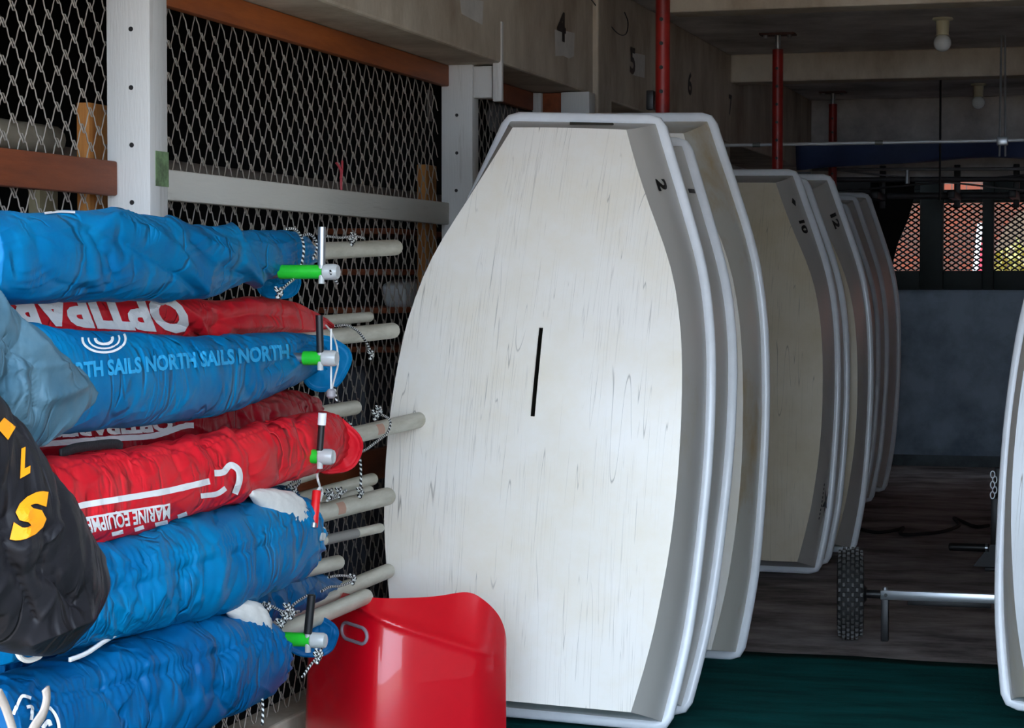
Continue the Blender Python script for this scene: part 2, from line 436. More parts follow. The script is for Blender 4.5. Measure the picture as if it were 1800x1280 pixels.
# windows: dark steel frames with expanded metal screens
def pxX(px, Y):
    return atY(px, 420, Y).x
mull = [(1500, 1565), (1617, 1658), (1727, 1747), (1825, 1846), (1906, 1960)]
bars = []
for i in range(len(mull) - 1):
    x0, x1 = pxX(mull[i][1], YB), pxX(mull[i + 1][0], YB)
    wroot = thing('window_%d' % (i + 1), (x0, YB, 1.78), None, None)
    wroot['kind'] = 'structure'
    fb = MB()
    if i == 0: fb.box((-2.35, YB - 0.03, 1.61), (x0, YB + 0.1, 2.62))
    xr = pxX(mull[i + 1][1], YB)
    fb.box((x1, YB - 0.03, 1.61), (xr, YB + 0.1, 2.62), 0.008)
    fb.box((x0, YB - 0.02, 1.61), (x1, YB + 0.1, 1.785), 0.008)
    fb.box((x0, YB - 0.02, 2.4), (x1, YB + 0.1, 2.52), 0.008)
    if i != 1: fb.box((x0, YB - 0.015, 2.52), (x1, YB + 0.08, 2.62), 0.004)
    fb.build('window_frame', M_frame, wroot)
    sc = MB()                                     # expanded metal diamonds, 70 mm wide
    zb, zt = 1.785, 2.4
    def strand(x, z, dx, L):
        sc.tube([(x, YB + 0.05, z), (x + dx * L, YB + 0.05, z + L)], 0.0045, 4, caps=False)
    step = 0.074
    wdt = x1 - x0
    k = -int((zt - zb) / (0.62 * step)) - 2
    while k * step < wdt + (zt - zb) / 0.62:
        for sgn in (1, -1):
            # z = zb + sgn*0.72*(x - xs) clipped to the opening
            xs = x0 + k * step
            pts = []
            for xx in np.linspace(x0, x1, 40):
                zz = zb + sgn * 0.66 * (xx - xs)
                if zb <= zz <= zt: pts.append((xx, YB + 0.05, zz))
            if len(pts) >= 2: sc.tube([pts[0], pts[-1]], 0.0075, 4, caps=False)
        k += 1
    sc.build('security_mesh', M_blackm, wroot, smooth=None)
# what the windows look out on
def outside():
    b = MB(); Yo = 26.0
    xa = atY(1744, 420, Yo).x; ztop = 12.0  # unseen upper wall raised to keep sun out of the back windows
    b.box((-12, Yo, -0.1), (xa, Yo + 0.3, ztop))
    # arch opening to the right of xa
    xr = xa + 1.1; zc = atY(1744, 470, Yo).z; n = 14
    arch = [(xa + (xr - xa) * (0.5 - 0.5 * math.cos(math.pi * k / n)), zc + 0.72 * math.sin(math.pi * k / n)) for k in range(n + 1)]
    for (p, q) in zip(arch[:-1], arch[1:]):
        for yy in (Yo,):
            b.add([(p[0], Yo, p[1]), (q[0], Yo, q[1]), (q[0], Yo, ztop), (p[0], Yo, ztop),
                   (p[0], Yo + .3, p[1]), (q[0], Yo + .3, q[1]), (q[0], Yo + .3, ztop), (p[0], Yo + .3, ztop)],
                  [(0, 1, 2, 3), (5, 4, 7, 6), (4, 5, 1, 0)])
    b.box((xr, Yo, -0.1), (12, Yo + 0.3, ztop))
    o = b.build('brick_building', M_brick, None, None)
    tag(o, 'orange brick building with an arched gateway seen through the back windows', 'building')
    sh = MB(); rng = random.Random(4)
    c = atY(1790, 445, 31.0)
    for k in range(2600):
        d = Vector((rng.gauss(0, 1), rng.gauss(0, 1), rng.gauss(0, 1))).normalized() * (rng.random() ** 0.4)
        p = Vector((c.x + .3 + d.x * 1.3, c.y + d.y * 0.6, 1.2 + d.z * 1.15))
        a = Vector((rng.uniform(-1, 1), rng.uniform(-1, 1), rng.uniform(-1, 1))).normalized() * 0.07
        bb = a.cross(Vector((rng.uniform(-1, 1), rng.uniform(-1, 1), rng.uniform(-1, 1)))).normalized() * 0.04
        sh.add([p - a, p + bb, p + a, p - bb], [(0, 1, 2, 3)])
    r_ = thing('shrub', (c.x, c.y, 0), 'yellow-green shrub seen through the arched gateway', 'shrub')
    put('foliage', mesh('foliage', sh.v, sh.f, mat('leaf', (164, 160, 70), rough=0.7, var=0.4, vscale=9)), r_)
    MB().tube([(c.x, c.y, 0), (c.x + .05, c.y, 1.0)], 0.05).build('stem', M_brown, r_)
    hb = MB().box((c.x - 8, 38, -0.1), (c.x + 8, 39, 3.3)); tag(hb.build('sky_cover_block', mat('tan_block', (120, 104, 84), rough=.9, var=.5, vscale=1.2), None, None), 'tan block added far behind the arched gateway to cover bright sky', 'wall')  # added block, hides most of the overbright sky beyond the arch
    # red and white triangular sail standing in the yard
    A, B, Cc = atY(1728, 408, 24.5), atY(1716, 477, 24.5), atY(1750, 477, 24.5)
    rs = thing('dinghy_sail', (B.x, B.y, 0), 'red and white triangular sail outside the middle window', 'sail')
    sm = MB()
    z0 = 0.4
    B.z = Cc.z = z0; B.x -= .15; Cc.x += .2
    sm.add([A, B, Cc, A + Vector((0, .02, 0)), B + Vector((0, .02, 0)), Cc + Vector((0, .02, 0))], [(0, 1, 2), (3, 5, 4), (0, 3, 4, 1), (1, 4, 5, 2), (2, 5, 3, 0)])
    sm.build('sail_cloth', mat('red_sail', (214, 60, 74), rough=0.6), rs, None)
    rod(MB(), B + Vector((-0.03, 0, -z0)), A + Vector((-0.03, 0, 0.1)), 0.03).build('white_luff', M_print, rs)
    struct('ground_back', M_ground, [((-12, 20.6, -0.12), (12, 40, -0.02))])
outside()

# numbers and patches painted on the beam
def wall_text(s, px, py_top, py_bot, width_k=1.0, m=M_black, X=XB + 0.004):
    a, b = atX(px, py_top, X), atX(px, py_bot, X)
    h = a.z - b.z
    vs, fs = text_geo(s, 0.03)
    put('painted_number', mesh('painted_number', [(X, b.y + v[0] * h * width_k, b.z + v[1] * h) for v in vs], fs, m), wl)
wall_text('4', 980, 18, 67, 1.7)
wall_text('5', 1107, 82, 126, 1.5)
wall_text('6', 1209, 126, 164, 1.4)
wall_text('7', 1281, 166, 200, 1.2)
for q in (((975, 52), (993, 54), (1010, 58), (1009, 99), (1000, 103), (990, 98), (976, 99)), ((1112, 92), (1134, 97), (1133, 137), (1113, 132)), ((808, -6), (850, 2), (848, 44), (811, 24))):
    put('whitewash_patch', mesh('whitewash_patch', [atX(px, py, XB + 0.002) for (px, py) in q], [tuple(range(len(q)))], M_patch), wl)

# ================================================================== FENCE
XF = -2.985
def make_wire(L):
    p, h, r = 0.104, 0.0515, 0.0023
    path = []
    n = int(L / p)
    for i in range(n):
        for (u, z, x) in ((-.04, -.013, .0035), (.04, -.013, .0035), (.095, .001, .0015), (.2, .0135, 0), (.3, h - .0135, 0), (.405, h - .001, -.0015),
                          (.46, h + .013, -.0035), (.54, h + .013, -.0035), (.595, h - .001, -.0015), (.7, h - .0135, 0), (.8, .0135, 0), (.905, .001, .0015)):
            path.append((x, (i + u) * p, z))
    mb = MB().tube(path, r, 4, caps=True)
    return mesh('wire', mb.v, mb.f, M_wire, 60)
def fence_panel(y0, y1, z0, z1, label):
    root = thing('chain_link_panel', (XF, y0, z0), label, 'fence', world=False)
    me = make_wire(y1 - y0 - 0.06)
    k = 0; z = 0.0
    while z0 + z < z1 - 0.055:
        o = bpy.data.objects.new('wire', me); COL.objects.link(o); o.parent = root
        o.location = (0, 0.012 + (0.052 if k % 2 else 0.0), z); k += 1; z = k * 0.0515
YP1, YP2, YP3 = 6.0, 9.29, 10.7
fence_panel(4.25, YP1 + .1, 0.11, 3.2, 'bare wire chain-link panel left of the first white post')
fence_panel(YP1 + .1, YP2 + .08, 0.11, 2.55, 'wide chain-link panel between the two white posts')
fence_panel(YP2 + .08, YP3, 0.11, 2.55, 'short chain-link panel behind the front white dinghy')

def board(name, m, lo, hi, label, cat, bev=0.006, group=None):
    o = MB().box(lo, hi, bev).build(name, m)
    return tag(o, label, cat, group)
def post(yc, label, zt, px_holes, nx=0.142, ny=0.125):
    root = thing('fence_post', (-2.9, yc, 0), label, 'post')
    MB().box((-2.9 - nx / 2, yc, 0.0), (-2.9 + nx / 2, yc + ny, zt), 0.005).build('timber', M_white, root)
    for (px, py) in px_holes:
        p = atY(px, py, yc)
        lathe(MB(), [(0.0075, -0.0012), (0.0075, 0.02)], (p.x, yc, p.z), 'y', 12).build('bolt_hole', M_black, root)
    return root
p1 = post(YP1, 'near white fence post with a green paint patch', 2.628, [(230, 51), (230.5, 154), (231.5, 255), (232, 356), (233, 458), (233, 560)])
g0 = atX(268, 285, -2.828)
MB().box((-2.829, 6.035, 1.955), (-2.8265, 6.124, 2.06)).build('paint_patch', M_green_patch, p1, None)
p2 = post(YP2, 'far white fence post with a block and hanging slat', 2.63, [(803, 202.5), (803, 269), (802, 335), (802, 401)], 0.145, 0.095)
A = atY(833, 117, YP2 + .02); B = atY(866, 172, YP2 + .02)
MB().box((A.x, YP2 + .01, B.z), (B.x, YP2 + .09, A.z), .004).build('block', M_white, p2)
A = atY(864, 38, YP2 - .03); B = atY(884, 178, YP2 - .03)
MB().box((A.x + .005, YP2 - .03, B.z), (B.x - .005, YP2 + .0, A.z), .004).build('hanging_slat', M_white, p2)
# end post by the column
p3 = thing('fence_post', (-2.85, YP3, 0), 'stub fence post of white and brown timber above the front dinghy', 'post')
for (xa, xb, mm, nm, yy) in ((936, 951, M_white, 'white_batten', 0), (951, 986, M_brown, 'brown_board', .03), (986, 1036, M_white, 'white_timber', 0)):
    a = atY(xa, 166, YP3).x; b = atY(xb, 166, YP3).x
    MB().box((a, YP3 + yy, 0), (b, YP3 + .12, 2.625), .004).build(nm, mm, p3)
# rails
def rail(name, m, y0, y1, z0, z1, label, x0=XF + .012, x1=XF + .05):
    return board(name, m, (x0, y0, z0), (x1, y1, z1), label, 'rail')
rail('top_rail', M_orange, YP1 + .126, YP2, 2.535, 2.628, 'rust-orange timber rail under the concrete beam')
rail('top_rail', M_brown, YP2 + .1, YP3 - .001, 2.535, 2.628, 'short brown top rail behind the hanging slat')
rail('middle_rail', M_whiter, YP1 + .126, YP2, 1.925, 2.022, 'white painted fence rail between the two posts')
rail('middle_rail', M_brown, 3.9, YP1, 1.925, 2.028, 'brown timber rail left of the near white post')
rail('lower_rail', M_brown, YP1 + .126, YP2, 0.872, 0.995, 'low brown fence rail behind the spar ends')
board('header_block', M_white, (-2.83, 6.13, 2.80), (-2.70, 6.3, 2.86), 'small white timber block at the top of the near post', 'block')

# things behind the fence
def simple(name, mb, m, label, cat, group=None, smooth=35):
    return tag(mb.build(name, m, None, smooth), label, cat, group)
def stake(px0, px1, pytop, X, zb, label):
    a, b = atX(px0, pytop, X), atX(px1, pytop, X)
    root = board('timber_stake', M_stake, (X - .03, a.y, zb), (X + .012, a.y + (b.y - a.y), a.z), label, 'stake', .003)
stake(150, 184, 180, -3.06, 0.004, 'yellow pine stake behind the mesh left of the near post')
stake(744, 763, 289, -3.06, 0.004, 'yellow pine stake behind the mesh by the far post')
a, b = atX(298, 292, -3.35), atX(775, 352, -3.35)
mb = MB(); rod(mb, (-3.35, 6.1, 2.06), (-3.35, 10.6, 2.06), 0.047, 16)
simple('storage_pipe', mb, mat('grey_pipe', (138, 126, 116), rough=0.5, var=.2), 'long grey-brown pipe lying behind the fence above the white rail', 'pipe')
mb = MB(); rod(mb, (-3.3, 4.6, atX(60, 243, -3.3).z), (-3.3, atX(95, 243, -3.3).y, atX(60, 243, -3.3).z), 0.047, 16, .01)
simple('storage_tube', mb, mat('pale_tube', (170, 160, 140), rough=0.5, var=.25), 'pale tube end behind the left chain-link panel', 'pipe')
mb = MB(); A = atX(70, 345, -3.25); mb.box((-3.29, A.y, 1.0), (-3.25, A.y + .12, A.z + .02), .003)
simple('storage_board', mb, mat('pale_board', (150, 140, 110), rough=.7, var=.3), 'pale upright board behind the left chain-link panel', 'board')
for (pxa, pya, pxb, pyb, lb) in ((683, 403, 752, 417, 'topmost thin shelf board behind the mesh'), (686, 475, 748, 488, 'thin shelf board above the white sack'), (678, 543, 742, 551, 'thin shelf board under the white sack'), (690, 612, 730, 622, 'lower thin shelf board behind the mesh')):
    A = atX(pxa, pya, -3.13); B = atX(pxb, pyb, -3.13)
    simple('shelf_board', MB().box((-3.45, A.y, A.z - .02), (-3.12, B.y + .5, A.z + .005), .002), M_brown, lb, 'shelf board')
def sack():
    A = atX(690, 489, -3.2); B = atX(748, 545, -3.2); c = (A + B) / 2; vs, fs = [], []
    n, m_ = 24, 14
    hy, hz = abs(B.y - A.y) / 2 + .1, (A.z - B.z) / 2
    for i in range(m_ + 1):
        th = math.pi * i / m_
        for k in range(n):
            ph = 2 * math.pi * k / n
            s = lambda x: math.copysign(abs(x) ** 0.5, x)
            q = 1 + .08 * noise.noise(Vector((math.cos(ph) * 2, math.sin(ph) * 2, th * 2)))
            vs.append((-3.2 + .07 * s(math.sin(th)) * s(math.cos(ph)) * q, c.y + .1 + hy * s(math.sin(th)) * s(math.sin(ph)) * q, c.z + hz * s(math.cos(th)) * .96))
    for i in range(m_):
        for k in range(n): fs.append((i*n+k, (i+1)*n+k, (i+1)*n+(k+1) % n, i*n+(k+1) % n))
    tag(put('sack', mesh('sack', vs, fs, mat('white_sack', (226, 230, 230), rough=.7, var=.12), 60)), 'white sack on the shelf behind the mesh', 'sack')
sack()
A = atX(640, 640, -3.5); B = atX(690, 725, -3.5)
mb = MB().box((-3.7, A.y - .12, 0.004), (-3.45, A.y + .5, A.z), .02)
simple('storage_bin', mb, mat('dark_grey_bin', (70, 74, 84), rough=.5), 'dark grey storage bin behind the mesh', 'bin')
A = atX(860, 188, -3.05); B = atX(935, 240, -3.05)
vs, fs = [], []
for i in range(13):
    for k in range(9):
        vs.append((-3.06 + .02 * math.sin(i * 1.3) + .01 * math.sin(k), A.y + (B.y - A.y) * i / 12, A.z + .04 - (A.z - B.z + .06) * k / 8 * (1 + .08 * math.sin(i * .9))))
for i in range(12):
    for k in range(8): fs.append((i*9+k, (i+1)*9+k, (i+1)*9+k+1, i*9+k+1))
o = put('hanging_cloth', mesh('hanging_cloth', vs, fs, mat('grey_cloth', (120, 118, 116), rough=.9, var=.4, vscale=20), 60))
md = o.modifiers.new('t', 'SOLIDIFY'); md.thickness = .006
tag(o, 'ragged grey cloth hanging behind the short chain-link panel', 'cloth')
A = atX(752, 158, -3.03)
simple('tin_plate', MB().box((-3.035, A.y, atX(752, 212, -3.03).z), (-3.03, YP2 + .05, A.z)), mat('tin', (120, 114, 110), rough=.5, metal=.4, var=.4, vscale=14), 'grey tin plate behind the mesh beside the far post', 'plate')
A = atX(596, 287, XF + .01)
mb = MB().tube(spline([A + Vector((0, -.03, .0)), A + Vector((.008, 0, -.03)), A + Vector((.004, .01, -.08)), A + Vector((.006, .012, -.14))]), .005, 6)
mb.tube(spline([A + Vector((0, .035, .01)), A + Vector((.008, 0.01, -.03)), A + Vector((.006, .0, -.06))]), .005, 6)
simple('ribbon', mb, mat('pink_ribbon', (190, 70, 80), rough=.6), 'small pink ribbon knotted on the chain-link mesh', 'ribbon')

# ================================================================== DINGHIES
LH = 2.265
T_ = [0, .08, .16, .3, .45, .6, .7, .77, .87, .94, 1.0]
CH = [.425, .470, .505, .542, .550, .530, .490, .440, .340, .274, .222]
GW = [.488, .520, .544, .562, .568, .552, .520, .480, .400, .340, .290]
DP = [.285, .315, .340, .372, .385, .375, .352, .332, .292, .255, .215]
def cint(xs, ys, x):
    i = max(0, min(len(xs) - 2, int(np.searchsorted(xs, x)) - 1))
    def m(k):
        if k <= 0: return (ys[1] - ys[0]) / (xs[1] - xs[0])
        if k >= len(xs) - 1: return (ys[-1] - ys[-2]) / (xs[-1] - xs[-2])
        return (ys[k + 1] - ys[k - 1]) / (xs[k + 1] - xs[k - 1])
    h = xs[i + 1] - xs[i]; t = (x - xs[i]) / h
    return (2*t**3 - 3*t*t + 1) * ys[i] + (t**3 - 2*t*t + t) * h * m(i) + (-2*t**3 + 3*t*t) * ys[i + 1] + (t**3 - t*t) * h * m(i + 1)
def h_side(t, v, s=1):
    c, g, d = cint(T_, CH, t), cint(T_, GW, t), cint(T_, DP, t)
    zb = .035 + (LH - .035 - .08) * t; zg = LH * t
    b = .014 * math.sin(math.pi * v)
    return Vector((s * (c + (g - c) * v + b), -d * (1 - v), zb + (zg - zb) * v))
def h_bot(t, u):
    c, d = cint(T_, CH, t), cint(T_, DP, t)
    return Vector((c * u, -d - .012 * (1 - u * u), .035 + (LH - .115) * t))
SLOT = (.48, .634)
def hull_mesh(mbot, mside):
    ts = sorted(set([round(x, 4) for x in list(np.linspace(0, 1, 29)) + list(SLOT)]))
    us = [-1, -.8, -.6, -.4, -.2, -.0165, .0165, .2, .4, .6, .8, 1]
    vv = [.25, .5, .75, 1.0]
    rows = []
    V, Fc, mi = [], [], []
    for t in ts:
        row = [h_side(t, v, -1) for v in reversed(vv)] + [h_bot(t, u) for u in us] + [h_side(t, v, 1) for v in vv]
        V += row
    n = len(us) + 2 * len(vv)
    for i in range(len(ts) - 1):
        for k in range(n - 1):
            if k == len(vv) + 5 and SLOT[0] - 1e-4 <= ts[i] and ts[i + 1] <= SLOT[1] + 1e-4: continue
            Fc.append((i*n+k, i*n+k+1, (i+1)*n+k+1, (i+1)*n+k)); mi.append(0 if len(vv) <= k < len(vv) + len(us) - 1 else 1)
    Fc.append(tuple(range(n - 1, -1, -1))); mi.append(1)
    Fc.append(tuple((len(ts) - 1) * n + k for k in range(n))); mi.append(1)
    me = bpy.data.meshes.new('hull'); me.from_pydata(V, [], Fc)
    me.materials.append(mbot); me.materials.append(mside)
    for p, i in zip(me.polygons, mi): p.material_index = i
    me.shade_smooth(); me.set_sharp_from_angle(angle=R(24)); me.update()
    return me
def gunwale_mesh():
    pts = [h_side(t, 1, 1) for t in np.linspace(0, 1, 33)] + [h_side(t, 1, -1) for t in np.linspace(1, 0, 33)]
    # rounded corners
    path = []
    N = len(pts)
    for i, p in enumerate(pts):
        a, b = pts[i - 1], pts[(i + 1) % N]
        if (p - a).normalized().dot((b - p).normalized()) < 0.85:
            q0 = p + (a - p).normalized() * .03; q1 = p + (b - p).normalized() * .03
            path += [q0.lerp(p, .0), (q0 + 2 * p + q1) / 4 , q1]
        else: path.append(p)
    N = len(path); V, Fc = [], []
    prof = []
    for k in range(14):
        an = 2 * math.pi * k / 14
        sx = math.copysign(abs(math.cos(an)) ** .8, math.cos(an)); sy = math.copysign(abs(math.sin(an)) ** .8, math.sin(an))
        prof.append((sx * .0225 + .012, sy * .020))
    for i, p in enumerate(path):
        t = (path[(i + 1) % N] - path[i - 1]).normalized()
        out = t.cross(Vector((0, 1, 0))).normalized()
        out = -out if out.dot(p - Vector((0, 0, LH / 2))) < 0 else out
        for (o_, y_) in prof: V.append(p + out * o_ + Vector((0, y_, 0)))
    n = len(prof)
    for i in range(N):
        j = (i + 1) % N
        for k in range(n): Fc.append((i*n+k, i*n+(k+1) % n, j*n+(k+1) % n, j*n+k))
    me = mesh('gunwale', V, Fc, M_rim, 50)
    bm = bmesh.new(); bm.from_mesh(me); bmesh.ops.recalc_face_normals(bm, faces=bm.faces[:]); bm.to_mesh(me); bm.free()
    me.shade_smooth()
    return me
def trunk_mesh():
    mb = MB()
    a, b = h_bot(SLOT[0], 0), h_bot(SLOT[1], 0); x = .0098
    vs = []
    for p in (a, b):
        for dx in (-x, x):
            vs.append((dx, p.y + .012, p.z)); vs.append((dx, p.y + .28, p.z))
    # walls only (open through the bottom)
    mb.add(vs, [(0, 1, 5, 4), (2, 6, 7, 3), (0, 2, 3, 1), (4, 5, 7, 6), (1, 3, 7, 5)])
    return mesh('daggerboard_trunk', mb.v, mb.f, M_slot)
ME_H = {}
ME_G, ME_T = gunwale_mesh(), trunk_mesh()
def on_side(vs, fs, t0, v0, h, k, s=1, m=M_black, name='painted_number'):
    """Print laid on the hull side: text runs towards the stern, its top towards the gunwale."""
    out = []
    for (x, y) in vs:
        t = t0 - x * h * k / LH; v = v0 + y * h / .34
        p = h_side(t, v, s); q = h_side(t, v + .02, s); r_ = h_side(t - .01, v, s)
        n = (q - p).cross(r_ - p).normalized(); n = n if n.x * s > 0 else -n
        out.append(p + n * .003)
    return mesh(name, out, fs, m)
def dinghy(x, y, label, lean=10.0, roll=0.0, yaw=0.0, number=None, num_t=.92, num_v=.36, num_h=.085, mbot=M_gel, mside=M_side, sc=1.0, star=False, mark=False, slot=True, dz=0.0):
    lift = .042 + abs(math.sin(R(roll))) * .5 + dz
    root = thing('sailing_dinghy', (x, y, lift), label, 'dinghy', 'upended white dinghies', (-R(lean), R(roll), R(yaw)), world=False)
    root.rotation_mode = 'XYZ'
    root.scale = (1, 1, sc)
    key = (mbot.name, mside.name)
    if key not in ME_H: ME_H[key] = hull_mesh(mbot, mside)
    h = put('hull', ME_H[key], root)
    md = h.modifiers.new('shell', 'SOLIDIFY'); md.thickness = .009; md.offset = -1; md.use_rim = False
    put('gunwale', ME_G, root)['label'] = 'smooth white rounded gunwale'
    put('daggerboard_trunk', ME_T, h)
    if number:
        vs, fs = text_geo(number, .05, .25)
        put('painted_number', on_side(vs, fs, num_t, num_v, num_h, .75), h)
    if mark:
        put('painted_mark', on_side([(0, .5), (.35, .95), (.8, .6), (.4, .05)], [(0, 3, 2, 1)], num_t + .055, num_v - .02, num_h * .8, 1), h)
    if star:
        pts = [(0, .5)]
        for k in range(10):
            an = math.pi / 2 + k * math.pi / 5; r_ = .75 if k % 2 == 0 else .24
            pts.append((.0 + r_ * math.sin(an) * 1.15, .5 + r_ * math.cos(an)))
        put('star_logo', on_side(pts, [(0, k + 1, (k + 1) % 10 + 1) for k in range(10)], .163, .55, .11, 1.0, name='star_logo'), h)
        dots = MB()
        for k in range(9):
            dots.add([(-.9 + k * .22, -.55), (-.78 + k * .22, -.55), (-.78 + k * .22, -.4), (-.9 + k * .22, -.4)], [(0, 1, 2, 3)]) if False else None
            xx = -.95 + k * .22
            dots.v += [(xx, -.42), (xx + .13, -.42), (xx + .13, -.27), (xx, -.27)]; n = len(dots.v); dots.f.append((n-4, n-3, n-2, n-1))
        put('dotted_lettering', on_side(dots.v, dots.f, .163, .55, .11, 1.0, name='dotted_lettering'), h)
    return root
CX = -2.155
d2 = dinghy(CX, 7.89, 'front white dinghy numbered 2, scratched bottom with a narrow slot', 10, 2.2, 0, '2', .905, .34)
# rudder fittings on its stern and the stain on its bow
gm = MB()
for dx in (-.045, .02):
    gm.box((-.16 + dx - .012, -.02, -.045), (-.16 + dx + .012, .0, .0), .003)
gm.box((-.24, -.03, -.012), (-.12, -.004, .004), .003)
gm.build('rudder_fitting', M_pink, d2)
me = on_side([(0, 0)], [], .9, .5, .1, 1)
st = MB().box((-.03, -.10, LH - .035), (.14, -.085, LH - .026)).build('bow_stain', M_slot, d2, None)
dinghy(CX + .01, 8.2, 'white dinghy numbered 1, nested behind the front one', 13.5, 2.4, 0, '1', .925, .60, sc=.985)
dinghy(CX - .01, 9.5, 'yellow-stained white dinghy leaning on the first red prop', 3.0, 1.0, 0, None, mside=M_side_y, sc=1.035)
CX2 = -2.235
dinghy(CX2, 12.45, 'yellowed dinghy numbered 10 with a star by the stern', 6.5, 0.6, 0, '10', .895, .34, mbot=M_gel2, star=True, mark=True)
dinghy(CX2, 12.85, 'white dinghy squeezed between the ones numbered 10 and 12', 5.5, 0.8, 0, '11', .93, .36, mbot=M_gel2, sc=.985)
dinghy(CX2 + .07, 13.5, 'white dinghy numbered 12 by the second red prop', 2.5, 0.8, 0, '12', .925, .36, num_h=.1, mbot=M_gel2)
CX3 = -2.42
dinghy(CX3 - .08, 15.62, 'grey-white dinghy numbered 13, first of the far stack', 6.5, 1.2, 0, '13', .9, .3, mbot=M_gel3, sc=.97)
dinghy(CX3, 16.05, 'grey-white dinghy numbered 5, second of the far stack', 6.0, 1.2, 0, '5', .88, .3, mbot=M_gel3, sc=.97)
dinghy(CX3, 16.65, 'plain grey-white dinghy, third of the far stack', 4.0, 1.2, 0, None, mbot=M_gel3)
dinghy(CX3, 17.55, 'hindmost grey-white dinghy near the back wall', 1.5, 1.2, 0, None, mbot=M_gel3, sc=1.02)
_c = atZ(1768, 1244, .10)
dinghy(_c.x + .50, _c.y + .07, 'grey scratched dinghy cut off at the right edge', 8, 4.4, 2, None, mbot=M_gel3)

# ================================================================== CARPET, DOLLY, ROPE, HANDLE STAND
vs, fs = [], []
rng = random.Random(2)
nx, ny = 60, 40
for j in range(ny + 1):
    for i in range(nx + 1):
        x = -2.6 + 6.1 * i / nx
        yb = 9.72 - .035 * (x + 1.6) + .02 * math.sin(x * 3.1) + .012 * math.sin(x * 9)
        y = 4.3 + (yb - 4.3) * j / ny
        vs.append((x, y, .010 + .004 * noise.noise(Vector((x * 2, y * 5, 0)))))
for j in range(ny):
    for i in range(nx): a = j * (nx + 1) + i; fs.append((a, a + 1, a + nx + 2, a + nx + 1))
o = put('carpet', mesh('carpet', vs, fs, M_carpet, 60))
md = o.modifiers.new('thick', 'SOLIDIFY'); md.thickness = .009; md.offset = -1
tag(o, 'dark green carpet laid over the front of the floor', 'carpet')

